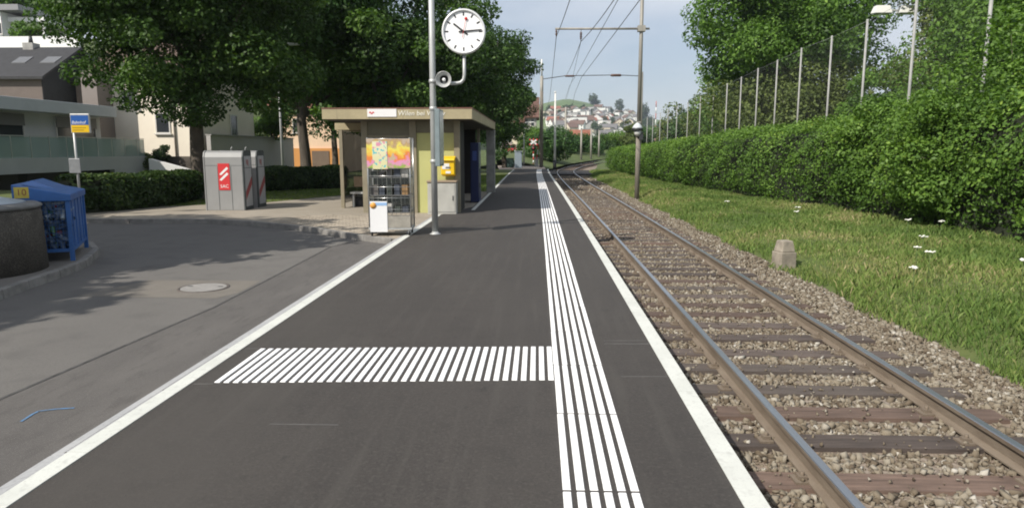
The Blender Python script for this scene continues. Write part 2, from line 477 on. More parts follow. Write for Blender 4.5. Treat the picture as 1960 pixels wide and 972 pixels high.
# attention field of short bars across the platform
bm_ = strip_mesh(.043, .85)
for i in range(37):
    x = -2.29 + i * .0665
    y0 = 4.66 + .15 * (x + 2.29) / 2.39
    o = link('attention_bar', bm_, platform, (x, y0 + rng.uniform(-.004, .004), 0)); o.rotation_euler.z = rng.uniform(-.002, .002)
# faint setting-out lines
for (x0, x1, yy, sl, w) in ((-2.44, -2.30, 4.62, .01, .012), (-2.44, -2.30, 5.50, .01, .012), (.62, .96, 4.90, .01, .012), (.58, .96, 5.76, .01, .018), (-1.62, -1.2, 3.93, 0, .010), (.58, .95, 5.86, .01, .012)):
    MB().hexa([(x0, yy, -.001), (x1, yy + sl, -.001), (x1, yy + sl + w, -.001), (x0, yy + w, -.001)], [(x0, yy, .0025), (x1, yy + sl, .0025), (x1, yy + sl + w, .0025), (x0, yy + w, .0025)]).build('faded_line', faint_paint, platform)

# ------------------------------------------------------------------ road and pavements on the left
def flat_poly(name, pts, z, material, thick=0.0, parent=None, kind='structure'):
    m = MB()
    if thick: m.prism([(p[0], p[1]) for p in pts], z - thick, z)
    else: m.add([(p[0], p[1], z) for p in pts], [tuple(range(len(pts)))])
    o = m.build(name, material, parent)
    if kind: o['kind'] = kind
    return o
ZR = -0.12
flat_poly('road', [(-60, -20), (-2.65, -20), (-2.65, 17.5), (-14, 17.2), (-60, 17.2)], ZR, road_mat)
seam = [(-3.86, -10), (-3.84, 4.6), (-3.66, 7.5), (-3.72, 10), (-3.80, 12.4), (-3.55, 13.3)]
flat_poly('road_resurfaced_strip', seam + [(-2.66, 13.3), (-2.66, -10)], ZR + .004, strip_mat)
flat_poly('road_seam', [(x - .012, y) for x, y in seam] + [(x + .018, y) for x, y in reversed(seam)], ZR + .007, mat('bitumen_seam', (0.06, 0.058, 0.055), .7, var=.4, scale=14))
mh = gp(390, 551, ZR)
flat_poly('asphalt_patch', [(mh.x-1.3, mh.y-.55), (mh.x+.45, mh.y-.62), (mh.x+.58, mh.y-.30), (mh.x+.55, mh.y+.50), (mh.x-1.0, mh.y+.5)], ZR + .002, patch_mat)
m = MB(); m.lathe([(.315, -.03), (.315, .009), (.285, .009), (.285, .004)], 40)
cover = m.build('manhole_cover', mat('manhole_iron', (0.10, 0.085, 0.075), .7, var=.3, scale=20)); cover.location = (mh.x, mh.y, ZR)
tag(cover, 'round manhole cover with pale concrete fill in the road', 'manhole cover')
m = MB(); m.lathe([(.278, -.02), (.278, .010), (0.0, .0105)], 40, smooth=False); 
m.build('concrete_fill', mat('manhole_fill', (0.25, 0.24, 0.225), .9, var=.15, scale=12), cover)
for k in range(2):
    MB().box(-.03, .03, -.012, .012, .0115, .014).build('lift_slot', dark_metal, cover, (.2 * math.cos(k * math.pi), .05, 0))
blue_pts = [gp(p[0], p[1], ZR + .008) for p in ((40, 806), (62, 792), (74, 786), (108, 782), (142, 780))]
m = MB()
for a, b in zip(blue_pts[:-1], blue_pts[1:]):
    d = (b - a).normalized(); q = Vector((-d.y, d.x, 0)) * .009
    m.quad(a - q, b - q, b + q, a + q)
o = m.build('blue_spray_line', blue_chalk); o['kind'] = 'structure'

# far kerb curve of the bus lay-by and the paved area behind it
kerb_px = [(-160, 432), (60, 428), (170, 427), (250, 428), (330, 427.5), (400, 428), (480, 432), (560, 440), (610, 446), (660, 455), (700, 461), (728, 467)]
kc = [gp(a, b, ZR) for a, b in kerb_px]
kc[-1] = Vector((-2.72, 12.75, ZR))
outer = [(p.x, p.y) for p in kc]
pave_pts = outer + [(-2.61, 12.8), (-2.61, 17.5), (-1.86, 18.4), (-1.86, 27.5), (-6.0, 27.5), (-8.6, 21.6), (-11.5, 19.6), (-13.5, 18.4), (-30, 18.4)]
pavement = flat_poly('pavement', pave_pts, -0.012, pave_base, thick=.3)
for a, b in zip(outer[:-1], outer[1:]):
    a, b = Vector((*a, 0)), Vector((*b, 0)); L = (b - a).length
    nseg = max(1, round(L / 1.0)); d = (b - a) / nseg; q = Vector((d.y, -d.x, 0)).normalized() * .06
    for i in range(nseg):
        s0, s1 = a + d * i + d * .004, a + d * (i + 1) - d * .004
        MB().hexa([s0 + q + Vector((0, 0, -.3)), s1 + q + Vector((0, 0, -.3)), s1 - q + Vector((0, 0, -.3)), s0 - q + Vector((0, 0, -.3))],
                  [s0 + q * .7 + Vector((0, 0, -.006)), s1 + q * .7 + Vector((0, 0, -.006)), s1 - q + Vector((0, 0, -.006)), s0 - q + Vector((0, 0, -.006))]).build('kerb_stone', dark_kerb, pavement, bevel=.01)
# laid pavers beside the shelter
pm = MB(); pm.hexa([(-.118, -.068, -.03), (.118, -.068, -.03), (.118, .068, -.03), (-.118, .068, -.03)], [(-.113, -.063, .006), (.113, -.063, .006), (.113, .063, .006), (-.113, .063, .006)])
pm = pm.mesh('paver', paver_mat)
rng = random.Random(3)
cnt = 0
for j in range(40):
    for i in range(14):
        x = -2.76 - i * .246 - (.123 if j % 2 else 0); yy = 13.15 + j * .146
        # inside the paved area (right of the kerb curve)?
        kx = np.interp(-x, [-p[0] for p in reversed(outer)], [p[1] for p in reversed(outer)])
        if yy < kx + .16 or yy > 17.95 or cnt >= 296: continue
        o = link('paver', pm, pavement, (x + rng.uniform(-.003, .003), yy, -.012 + rng.uniform(-.002, .002)), rng.uniform(-.012, .012)); cnt += 1

# left island with kerb
isl_px = [(-260, 640), (-120, 607), (0, 572), (50, 553), (110, 532), (160, 512), (186, 488), (175, 475), (150, 468), (60, 466)]
ic = [gp(a, b, ZR) for a, b in isl_px]
icp = [(p.x, p.y) for p in ic]
island = flat_poly('pavement_island', icp + [(-14, 12.4), (-14, 6.0)], -.012, layered('island_asphalt', (0.15, 0.14, 0.125), [(2, 5, .4, .7, (0.19, 0.175, 0.155), .8, None), (120, 2, .55, .7, (0.26, 0.25, 0.23), .5, None)]), thick=.3)
for a, b in zip(icp[:-1], icp[1:]):
    a, b = Vector((*a, 0)), Vector((*b, 0)); L = (b - a).length
    nseg = max(1, round(L / .9)); d = (b - a) / nseg; q = Vector((d.y, -d.x, 0)).normalized() * .065
    for i in range(nseg):
        s0, s1 = a + d * i + d * .004, a + d * (i + 1) - d * .004
        MB().hexa([s0 + q + Vector((0, 0, -.3)), s1 + q + Vector((0, 0, -.3)), s1 - q + Vector((0, 0, -.3)), s0 - q + Vector((0, 0, -.3))],
                  [s0 + q * .6 + Vector((0, 0, -.004)), s1 + q * .6 + Vector((0, 0, -.004)), s1 - q + Vector((0, 0, -.004)), s0 - q + Vector((0, 0, -.004))]).build('kerb_stone', dark_kerb, island, bevel=.012)

# lawn strips on the left, with real grass on them
lawn_pts = [(-30, 18.42), (-13.5, 18.42), (-11.5, 19.62), (-8.6, 21.62), (-6.02, 27.52), (-1.9, 27.52), (-2.0, 57), (-8, 57), (-8.2, 29.5), (-12, 27.5), (-30, 27.5)]
flat_poly('lawn', lawn_pts, -.005, verge_mat, thick=.25)

# ------------------------------------------------------------------ track
ballast = []
xs_b = [1.10, 1.3, 1.6, 2.0, 2.58, 3.2, 3.6, 4.0, 4.35, 4.7, 5.0]
zs_b = [-.56, -.545, -.54, -.535, -.535, -.535, -.54, -.53, -.54, -.60, -.75]
ys_b = [-6, 0, 4, 8, 12, 16, 20, 25, 30, 35, 40, 45, 50, 55, 58, 61, 64, 68, 72, 76, 80, 84, 88, 92, 96, 100, 106, 112, 118]
def bed_z(x): return float(np.interp(x, xs_b, zs_b))
V = []
for yy in ys_b:
    dx = path_dx(yy)
    for x, z in zip(xs_b, zs_b): V.append((x + dx, yy, z + rise(yy)))
nb = len(xs_b)
me = bpy.data.meshes.new('ballast_bed'); me.from_pydata(V, [], [(j*nb+i, j*nb+i+1, (j+1)*nb+i+1, (j+1)*nb+i) for j in range(len(ys_b)-1) for i in range(nb-1)])
me.materials.append(ballast_base); me.update()
bed = link('ballast_bed', me); bed['kind'] = 'structure'

track = empty('railway_track', (2.58, 0, -.55), 0, 'single railway track of two steel rails on timber sleepers beside the platform', 'railway track')
GC = 2.58
sl_mats = [mat('sleeper_dark', (0.085, 0.066, 0.056), .9, var=.35, scale=5, bump=.35, bscale=30, rnd=.3, stretch=(.5, 5, 5)),
           mat('sleeper_red', (0.115, 0.078, 0.060), .9, var=.35, scale=5, bump=.35, bscale=30, rnd=.25, stretch=(.5, 5, 5)),
           mat('sleeper_grey', (0.105, 0.085, 0.072), .9, var=.3, scale=5, bump=.35, bscale=30, rnd=.25, stretch=(.5, 5, 5))]
def sleeper_mesh(k):
    m = MB(); L = 1.25
    m.hexa([(-L, -.125, -.13), (L, -.125, -.13), (L, .125, -.13), (-L, .125, -.13)], [(-L+.01, -.118, .04), (L-.01, -.118, .04), (L-.01, .118, .04), (-L+.01, .118, .04)])
    return m.mesh('sleeper', sl_mats[k])
slm = [sleeper_mesh(k) for k in range(3)]
clip = MB(); clip.box(-.05, .05, -.06, .06, .04, .055); clip.box(-.035, .02, -.03, .03, .055, .08); clip.tube([(-.01, 0, .055), (-.01, 0, .105)], .014, 6)
clip_me = clip.mesh('rail_clip', rust)
rng = random.Random(11)
y = 2.05; j = 0
while y < 104:
    dx = path_dx(y)
    k = rng.choice((0, 0, 1, 2, 2, 1))
    s = link('sleeper', slm[k], track, (dx + rng.uniform(-.03, .03), y + rng.uniform(-.03, .03), rise(y) + rng.uniform(.0, .016)))
    s.rotation_euler.z = -math.atan((path_dx(y + .5) - path_dx(y - .5))) + rng.uniform(-.012, .012)
    if j < 34:
        for gx_ in (-.735, .735):
            for s2 in (-1, 1):
                c = link('rail_clip', clip_me, s, (gx_ + s2 * .105, 0, 0)); c.rotation_euler.z = 0 if s2 > 0 else math.pi
    y += .58; j += 1
prof = [(-.065, .0), (.065, .0), (.065, .012), (.012, .028), (.010, .105), (.034, .118), (.036, .146), (-.036, .146), (-.034, .118), (-.010, .105), (-.012, .028), (-.065, .012)]
ysr = [-6, 0, 3, 6, 10, 15, 20, 25, 30, 35, 40, 45, 50, 54, 58, 61, 64, 67, 70, 73, 76, 79, 82, 85, 88, 91, 94, 97, 100, 104]
for off in (-.735, .735):
    vs, vs2 = [], []
    for yy in ysr:
        dx = path_dx(yy); sl = path_dx(yy + .5) - path_dx(yy - .5)
        for (a, b) in prof: vs.append((off + dx + a, yy - a * sl - off * sl, b + .042 + rise(yy)))
        for (a, b) in ((-.033, .1465), (-.028, .152), (.028, .152), (.033, .1465)): vs2.append((off + dx + a, yy - a * sl - off * sl, b + .042 + rise(yy)))
    n = len(prof); fs = [(j*n+i, j*n+(i+1) % n, (j+1)*n+(i+1) % n, (j+1)*n+i) for j in range(len(ysr)-1) for i in range(n)]
    r_ = MB().add(vs, fs).build('rail', rust, track)
    fs2 = [(j*4+i, j*4+(i+1) % 4, (j+1)*4+(i+1) % 4, (j+1)*4+i) for j in range(len(ysr)-1) for i in range(4)]
    MB().add(vs2, fs2).build('running_surface', steel_top, r_)

# ballast stones (real geometry, one mesh)
rs = np.random.default_rng(5)
def stones(n, ylo, yhi, smin, smax, shape, power=1.0):
    if shape == 'ico':
        t = (1 + 5 ** .5) / 2
        B = np.array([(-1, t, 0), (1, t, 0), (-1, -t, 0), (1, -t, 0), (0, -1, t), (0, 1, t), (0, -1, -t), (0, 1, -t), (t, 0, -1), (t, 0, 1), (-t, 0, -1), (-t, 0, 1)]) / 1.9
        Fc = np.array([(0, 11, 5), (0, 5, 1), (0, 1, 7), (0, 7, 10), (0, 10, 11), (1, 5, 9), (5, 11, 4), (11, 10, 2), (10, 7, 6), (7, 1, 8), (3, 9, 4), (3, 4, 2), (3, 2, 6), (3, 6, 8), (3, 8, 9), (4, 9, 5), (2, 4, 11), (6, 2, 10), (8, 6, 7), (9, 8, 1)])
    elif shape == 'cube':
        B = np.array([(-1, -1, -1), (1, -1, -1), (1, 1, -1), (-1, 1, -1), (-.8, -.7, 1), (.7, -.8, 1), (.8, .7, 1), (-.7, .8, 1)]) / 1.45
        Fc = np.array([(0, 2, 1), (0, 3, 2), (4, 5, 6), (4, 6, 7), (0, 1, 5), (0, 5, 4), (1, 2, 6), (1, 6, 5), (2, 3, 7), (2, 7, 6), (3, 0, 4), (3, 4, 7)])
    else:
        B = np.array([(1, .1, 0), (0, 1, .15), (-1, 0, .1), (.1, -1, 0), (.2, .1, .9), (0, 0, -.8)], dtype=float)
        Fc = np.array([(0, 1, 4), (1, 2, 4), (2, 3, 4), (3, 0, 4), (1, 0, 5), (2, 1, 5), (3, 2, 5), (0, 3, 5)])
    yy = ylo + (yhi - ylo) * rs.random(n) ** power
    xx = 1.13 + (4.62 - 1.13) * rs.random(n)
    dxs = np.array([path_dx(v) for v in yy]); rz = np.array([rise(v) for v in yy])
    s = smin + (smax - smin) * rs.random(n) ** 1.6
    zz = np.interp(xx, xs_b, zs_b) + rz + s * (.05 + .35 * rs.random(n))
    # keep the sleepers mostly bare between and outside the rails
    ph = np.abs(((yy - 2.05) / .58 + .5) % 1 - .5) * .58
    on_sl = (ph < .13) & (np.abs(xx - GC) < 1.27)
    keep = ~(on_sl & (rs.random(n) > .07)) & ~(np.abs(np.abs(xx - GC) - .735) < .05)
    inner = (np.abs(xx - GC) < 1.27) & ~on_sl
    zz = zz + np.where(inner, -.004, 0)
    xx, yy, zz, s, dxs, on_sl = xx[keep], yy[keep], zz[keep], s[keep], dxs[keep], on_sl[keep]
    s = np.where(on_sl, s * .6, s); zz = np.where(on_sl, zz + .035, zz)
    n = len(xx)
    sc_ = s[:, None] * (.38 + .95 * rs.random((n, 3))) * .54
    P = B[None] * (1 + .95 * (rs.random((n, len(B), 1)) - .5)) * sc_[:, None, :]
    a = rs.random(n) * 2 * np.pi; b = (rs.random(n) - .5) * 3.0
    ca, sa, cb, sb = np.cos(a), np.sin(a), np.cos(b), np.sin(b)
    x, y_, z = P[..., 0], P[..., 1] * cb[:, None] - P[..., 2] * sb[:, None], P[..., 1] * sb[:, None] + P[..., 2] * cb[:, None]
    x, y_ = x * ca[:, None] - y_ * sa[:, None], x * sa[:, None] + y_ * ca[:, None]
    P = np.stack([x + (xx + dxs)[:, None], y_ + yy[:, None], z + zz[:, None]], -1)
    nv = len(B)
    F = (Fc[None] + (np.arange(n) * nv)[:, None, None]).reshape(-1, 3)
    tint = np.repeat(np.clip(rs.normal(.5, .22, n), 0, 1), len(Fc))
    return P.reshape(-1, 3), F, tint
parts = [stones(24000, 2.6, 11, .026, .068, 'cube'), stones(9000, 2.6, 11, .022, .055, 'oct'), stones(36000, 11, 34, .036, .078, 'oct', 1.25), stones(9000, 34, 70, .07, .13, 'oct', 1.2)]
off = 0; Vs, Fs, Ts = [], [], []
for P, F, T in parts: Vs.append(P); Fs.append(F + off); Ts.append(T); off += len(P)
stone_mat = tint_mat('ballast_stone', [(0, (0.0747, 0.0556, 0.0377)), (.3, (0.1452, 0.1163, 0.0822)), (.55, (0.2115, 0.1794, 0.1324)), (.8, (0.2902, 0.2610, 0.2095)), (1, (0.4313, 0.4043, 0.3520))], rough=.95, noise=.3, nscale=1.2)
bs = link('ballast_stones', np_mesh('ballast_stones', np.concatenate(Vs), np.concatenate(Fs), stone_mat, np.concatenate(Ts)))
tag(bs, 'grey brown crushed ballast stones around the sleepers', 'ballast', kind='stuff')

# level crossing deck at the platform's far end
lc = empty('level_crossing', (2.7, 62, 0), 0, 'dark rubber and asphalt level crossing deck beyond the platform end', 'level crossing')
dk = mat('crossing_deck', (0.032, 0.030, 0.030), .85, var=.3, scale=3, bump=.3)
for (x0, x1, nm) in ((-1.6, -.84, 'deck_panel'), (-.62, .62, 'deck_panel'), (.84, 2.1, 'deck_panel')):
    for k in range(6):
        yy = 57.4 + k * 1.5
        MB().box(x0 + path_dx(yy + .7) - .1, x1 + path_dx(yy + .7) - .1, yy - 62 + .01, yy - 62 + 1.49, -.5 + rise(yy), -.36 + rise(yy)).build(nm, dk, lc)

# ------------------------------------------------------------------ foliage tools
LEAF = {
 'maple': tint_mat('leaf_maple', [(0, (0.0215, 0.0458, 0.0105)), (.5, (0.0563, 0.1157, 0.0210)), (.85, (0.1140, 0.2017, 0.0351)), (1, (0.1609, 0.2555, 0.0469))], .55, .30, .5, .5),
 'dark': tint_mat('leaf_dark', [(0, (0.0221, 0.0518, 0.0158)), (.5, (0.0537, 0.1165, 0.0285)), (.85, (0.0947, 0.1861, 0.0444)), (1, (0.1420, 0.2426, 0.0634))], .55, .28, .5, .4),
 'ash': tint_mat('leaf_ash', [(0, (0.0417, 0.0874, 0.0163)), (.5, (0.1078, 0.2064, 0.0327)), (.85, (0.1739, 0.3096, 0.0490)), (1, (0.2608, 0.3810, 0.0680))], .55, .32, .4, .4),
 'olive': tint_mat('leaf_olive', [(0, (0.0442, 0.0690, 0.0179)), (.5, (0.1174, 0.1588, 0.0414)), (.85, (0.1862, 0.2346, 0.0620)), (1, (0.2622, 0.2898, 0.0966))], .6, .30, .4, .5),
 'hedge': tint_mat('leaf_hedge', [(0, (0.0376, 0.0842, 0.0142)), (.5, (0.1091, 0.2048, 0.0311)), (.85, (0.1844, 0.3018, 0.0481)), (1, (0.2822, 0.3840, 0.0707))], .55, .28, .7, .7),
 'lowhedge': tint_mat('leaf_lowhedge', [(0, (0.012, 0.028, 0.008)), (.5, (0.034, 0.066, 0.016)), (.85, (0.085, 0.135, 0.030)), (1, (0.16, 0.20, 0.05))], .45, .25, .5, 1.2),
 'far': tint_mat('leaf_far', [(0, (0.030, 0.055, 0.022)), (.5, (0.055, 0.095, 0.035)), (1, (0.09, 0.13, 0.05))], .7, .2, .4, .1),
}
bark = mat('bark', (0.085, 0.070, 0.055), .95, var=.4, scale=6, bump=.8, bscale=14, stretch=(1, 1, .25))
hedge_shade_core = mat('hedge_shade_core', (0.020, 0.026, 0.012), .95, var=.4, scale=4)  # solid core blocks see-through; its dark colour stands for shade among twigs

def leaf_quads(C, N, size, g, aspect=.62):
    """rhombic leaves at C (n,3) facing N with sizes (n,)"""
    n = len(C)
    r_ = g.normal(size=(n, 3)); N = N / np.maximum(np.linalg.norm(N, axis=1, keepdims=True), 1e-6)
    T = r_ - (r_ * N).sum(1, keepdims=True) * N; T /= np.maximum(np.linalg.norm(T, axis=1, keepdims=True), 1e-6)
    B = np.cross(N, T); s = size[:, None]
    V = np.stack([C - T * s * .5, C + B * s * aspect * .5 - T * s * .05 + N * s * .06, C + T * s * .5 - N * s * .08, C - B * s * aspect * .5 - T * s * .05 + N * s * .06], 1).reshape(-1, 3)
    F = np.arange(n * 4).reshape(n, 4)
    return V, F

def crown_arrays(seed, center, rad, n_lobes, n_leaves, leaf, lobe_r=.36, shell=(.55, .98), flat_bottom=.75, inner=.25):
    g = np.random.default_rng(seed)
    c = np.array(center); rad = np.array(rad)
    d = g.normal(size=(n_lobes, 3)); d /= np.linalg.norm(d, axis=1, keepdims=True)
    d[:, 2] = np.where(d[:, 2] < 0, d[:, 2] * flat_bottom, d[:, 2])
    lc_ = d * rad * (shell[0] + (shell[1] - shell[0]) * g.random((n_lobes, 1)))
    k = int(n_lobes * inner)
    if k: lc_[:k] *= .45
    lr = rad.mean() * lobe_r * (.55 + .8 * g.random(n_lobes))
    w = lr ** 2; idx = g.choice(n_lobes, n_leaves, p=w / w.sum())
    e = g.normal(size=(n_leaves, 3)); e /= np.linalg.norm(e, axis=1, keepdims=True)
    rr = (.45 + .62 * g.random(n_leaves) ** .6)
    pos = lc_[idx] + e * (lr[idx] * rr)[:, None] * np.array([1.1, 1.1, .72])
    out = e * .7 + np.array([0, 0, .55]) + g.normal(size=(n_leaves, 3)) * .55
    size = leaf * (.6 + .8 * g.random(n_leaves))
    V, F = leaf_quads(pos + c, out, size, g)
    lobe_t = g.normal(0, .10, n_lobes)
    tint = np.clip(.42 + lobe_t[idx] + g.normal(0, .17, n_leaves), 0, 1)
    return V, F, tint, lc_ + c, lr

def tree(name, label, cat, base, trunk_h, center, rad, n_lobes, n_leaves, leaf, kind, seed, trunk_r=.2, group=None, lobe_r=.36, lean=(0, 0), **kw):
    """base in world; centre relative to base"""
    t = empty(name, base, 0, label, cat, group)
    V, F, tint, lobes, lr = crown_arrays(seed, center, rad, n_lobes, n_leaves, leaf, lobe_r, **kw)
    link('crown', np_mesh('crown', V, F, LEAF[kind], tint), t)
    m = MB(); rng = random.Random(seed)
    top = Vector(center) + Vector((0, 0, rad[2] * .45))
    fork = Vector((lean[0], lean[1], trunk_h))
    m.tube([(0, 0, -.3), (0, 0, .12), fork * .5 + Vector((rng.uniform(-.06, .06), rng.uniform(-.06, .06), 0)), fork, fork.lerp(top, .5) + Vector((rng.uniform(-.3, .3), rng.uniform(-.3, .3), 0)), top],
           [trunk_r * 1.5, trunk_r * 1.12, trunk_r * .95, trunk_r * .85, trunk_r * .5, trunk_r * .1], 10)
    order = sorted(range(len(lobes)), key=lambda i: -lr[i])[:12]
    for i in order:
        e = Vector(lobes[i]); st = fork.lerp(top, rng.uniform(0, .55))
        mid = st.lerp(e, .5) + Vector((rng.uniform(-.2, .2), rng.uniform(-.2, .2), rng.uniform(0, .4)))
        m.tube([st, mid, e], [trunk_r * .42, trunk_r * .26, trunk_r * .06], 6)
    m.build('trunk', bark, t)
    return t

def hedge_obj(name, label, pts, zb, heights, widths, n_leaves, leaf, kind, seed, cat='hedge', bulge=.25, density_y=None):
    """pts polyline of the centre line; leaves over the surface of a rounded box, solid dark core inside for shaded twigs"""
    g = np.random.default_rng(seed)
    pts = np.array(pts, float); seg = np.linalg.norm(np.diff(pts, axis=0), axis=1); cum = np.concatenate([[0], np.cumsum(seg)])
    u = g.random(n_leaves)
    if density_y: u = u ** density_y
    s = u * cum[-1]
    X = np.interp(s, cum, pts[:, 0]); Y = np.interp(s, cum, pts[:, 1])
    e = .05 * cum[-1] / len(pts)
    dx = np.interp(s + e, cum, pts[:, 0]) - np.interp(s - e, cum, pts[:, 0]); dy = np.interp(s + e, cum, pts[:, 1]) - np.interp(s - e, cum, pts[:, 1])
    L = np.maximum(np.hypot(dx, dy), 1e-6); nx, ny = dy / L, -dx / L          # right-hand normal
    Hh = np.interp(s, cum, heights); W = np.interp(s, cum, widths); Zb = np.interp(s, cum, zb if hasattr(zb, '__len__') else [zb] * len(pts))
    # bumps along the hedge
    def bump(a, b, c): return np.sin(s * 1.3 + a + 2.1 * np.sin(s * .37 + b)) * .5 + np.sin(s * 3.1 + b * 2 + 1.7 * c) * .3
    ang = g.random(n_leaves) * 1.52 * np.pi - .26 * np.pi      # section angle: right side .. top .. left side
    ca, sa = np.cos(ang), np.sin(ang)
    r_ = 1.0 / (np.abs(ca) ** 3.2 + np.abs(np.maximum(sa, -1)) ** 3.2) ** (1 / 3.2)
    b = 1 + .5 * bulge * bump(seed * .7 + ca * 2, seed * 1.3 + sa * 3, sa) + bulge * .35 * g.normal(size=n_leaves) * .5
    depth = 1 - .22 * g.random(n_leaves) ** 2
    lat = W * .5 * ca * r_ * b * depth
    up = Hh * (.46 + .50 * sa * r_ * (1 + (b - 1) * .55) * depth)
    lat = lat * (1 - .10 * (up / Hh < .16))
    up = np.maximum(up, .03)
    hol = np.sin(s * 1.9 + 1.4 * np.sin(up * 2.3 + s * .6)) * np.sin(up * 3.1 + 1.2 * np.sin(s * 1.1 + seed)) + .35 * np.sin(s * 5.3 + up * 6.1)
    keep = ~((hol > .62) & (g.random(n_leaves) < .72) & (sa < .75))
    lat, up = lat + .10 * hol * ca, up + .05 * hol * np.maximum(sa, 0)
    C = np.stack([X + nx * lat, Y + ny * lat, Zb + up], -1)
    N = np.stack([nx * ca, ny * ca, sa * .8 + .35], -1) + g.normal(size=(n_leaves, 3)) * .55
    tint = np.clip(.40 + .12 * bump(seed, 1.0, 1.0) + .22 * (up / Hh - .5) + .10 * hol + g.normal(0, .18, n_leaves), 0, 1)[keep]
    V, F = leaf_quads(C[keep], N[keep], (leaf * (.5 + 1.0 * g.random(n_leaves)))[keep], g)
    h = link(name, np_mesh('foliage', V, F, LEAF[kind], tint))
    tag(h, label, cat)
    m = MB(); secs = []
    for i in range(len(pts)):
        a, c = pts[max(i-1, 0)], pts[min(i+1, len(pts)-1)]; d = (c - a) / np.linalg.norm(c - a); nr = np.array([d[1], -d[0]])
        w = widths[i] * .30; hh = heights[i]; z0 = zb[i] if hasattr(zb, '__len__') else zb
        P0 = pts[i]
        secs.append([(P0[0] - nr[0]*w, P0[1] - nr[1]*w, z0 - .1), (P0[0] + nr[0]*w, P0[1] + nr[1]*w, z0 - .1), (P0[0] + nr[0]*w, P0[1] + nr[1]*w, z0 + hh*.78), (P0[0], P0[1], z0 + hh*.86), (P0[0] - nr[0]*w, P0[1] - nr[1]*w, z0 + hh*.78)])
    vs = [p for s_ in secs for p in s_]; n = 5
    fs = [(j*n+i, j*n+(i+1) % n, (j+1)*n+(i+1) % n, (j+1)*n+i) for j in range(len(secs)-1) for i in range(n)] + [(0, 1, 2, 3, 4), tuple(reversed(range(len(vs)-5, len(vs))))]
    m.add(vs, fs).build('shaded_core', hedge_shade_core, h)
    return h

# ------------------------------------------------------------------ grass
def grass(name, label, n, region, zf, hmin, hmax, material, seed, width=.008):
    g = np.random.default_rng(seed)
    P = region(g, n); n = len(P)
    z = zf(P[:, 0], P[:, 1])
    h = hmin + (hmax - hmin) * g.random(n) ** 1.8
    patch = .75 + .35 * np.sin(P[:, 0] * 1.7 + 1.3 * np.sin(P[:, 1] * .9)) * np.sin(P[:, 1] * 1.1 + P[:, 0] * .6)
    h = h * patch
    a = g.random(n) * 2 * np.pi; w = width * (.7 + .8 * g.random(n)) * (1 + P[:, 1] * .035)
    ln = h * (.15 + .65 * g.random(n)); b = g.random(n) * 2 * np.pi
    X, Y = P[:, 0], P[:, 1]
    V = np.stack([np.stack([X - w*np.cos(a), Y - w*np.sin(a), z - .02], -1), np.stack([X + w*np.cos(a), Y + w*np.sin(a), z - .02], -1),
                  np.stack([X + w*.6*np.cos(a) + ln*.35*np.cos(b), Y + w*.6*np.sin(a) + ln*.35*np.sin(b), z + h*.62], -1),
                  np.stack([X + ln*np.cos(b), Y + ln*np.sin(b), z + h], -1)], 1).reshape(-1, 3)
    tint = np.clip(g.normal(.45, .2, n) + .25 * np.sin(X * 1.1 + 2 * np.sin(Y * .45)) * np.cos(Y * .8), 0, 1)
    o = link(name, np_mesh(name, V, np.arange(n * 4).reshape(n, 4), material, tint))
    return tag(o, label, 'grass', kind='stuff')
grass_mat = tint_mat('grass_blade', [(0, (0.095, 0.160, 0.040)), (.4, (0.170, 0.255, 0.062)), (.65, (0.245, 0.300, 0.092)), (.85, (0.335, 0.320, 0.140)), (1, (0.47, 0.40, 0.22))], .6, .3, .75, .9)
lawn_mat = tint_mat('lawn_blade', [(0, (0.0715, 0.1235, 0.0234)), (.5, (0.1365, 0.2080, 0.0364)), (1, (0.2600, 0.2730, 0.0780))], .6, .3)

# verge sheet between ballast and hedge
HEDGE_Y = [-2, 6, 13, 22, 26, 30, 36, 44, 54, 64]
HEDGE_X = [9.6, 9.6, 9.5, 9.1, 8.5, 7.9, 7.2, 6.7, 6.3, 6.2]      # foot of the hedge face
def verge_z(x, y):
    e = 4.55 + path_dx(y)
    hx = float(np.interp(y, HEDGE_Y, HEDGE_X))
    t = min(max((x - e) / max(hx - e, .5), 0), 1.4)
    return -.52 + .22 * sstep(0, .25, t) + .06 * t + rise(y) + .03 * math.sin(x * 2.1 + y) * math.sin(y * .8) * (t > .1)
V = []; ysv = list(np.arange(-4, 67, 1.0)); nv = 12
for yy in ysv:
    e = 4.45 + path_dx(yy); hx = float(np.interp(yy, HEDGE_Y, HEDGE_X)) + 2.2
    for i in range(nv):
        x = e + (hx - e) * i / (nv - 1); V.append((x, yy, verge_z(x, yy) - (.1 if i == 0 else 0)))
me = bpy.data.meshes.new('grass_verge'); me.from_pydata(V, [], [(j*nv+i, j*nv+i+1, (j+1)*nv+i+1, (j+1)*nv+i) for j in range(len(ysv)-1) for i in range(nv-1)])
me.materials.append(verge_mat); me.polygons.foreach_set('use_smooth', [True] * len(me.polygons)); me.update()
link('grass_verge', me)['kind'] = 'structure'
def verge_region(y0, y1, pw):
    def f(g, n):
        y = y0 + (y1 - y0) * g.random(n) ** pw
        hx = np.interp(y, HEDGE_Y, HEDGE_X) + .5; e = 4.5 + np.array([path_dx(v) for v in y]) + .14 * np.sin(y * 1.9) + .08 * np.sin(y * 5.3)
        x = e + (hx - e) * g.random(n) ** .92
        return np.stack([x, y], -1)
    return f
vz = lambda X, Y: np.array([verge_z(a, b) for a, b in zip(X, Y)])
grass('verge_grass', 'rough green grass on the verge between track and hedge', 210000, verge_region(5.2, 62, 1.7), vz, .03, .17, grass_mat, 3, .0042)
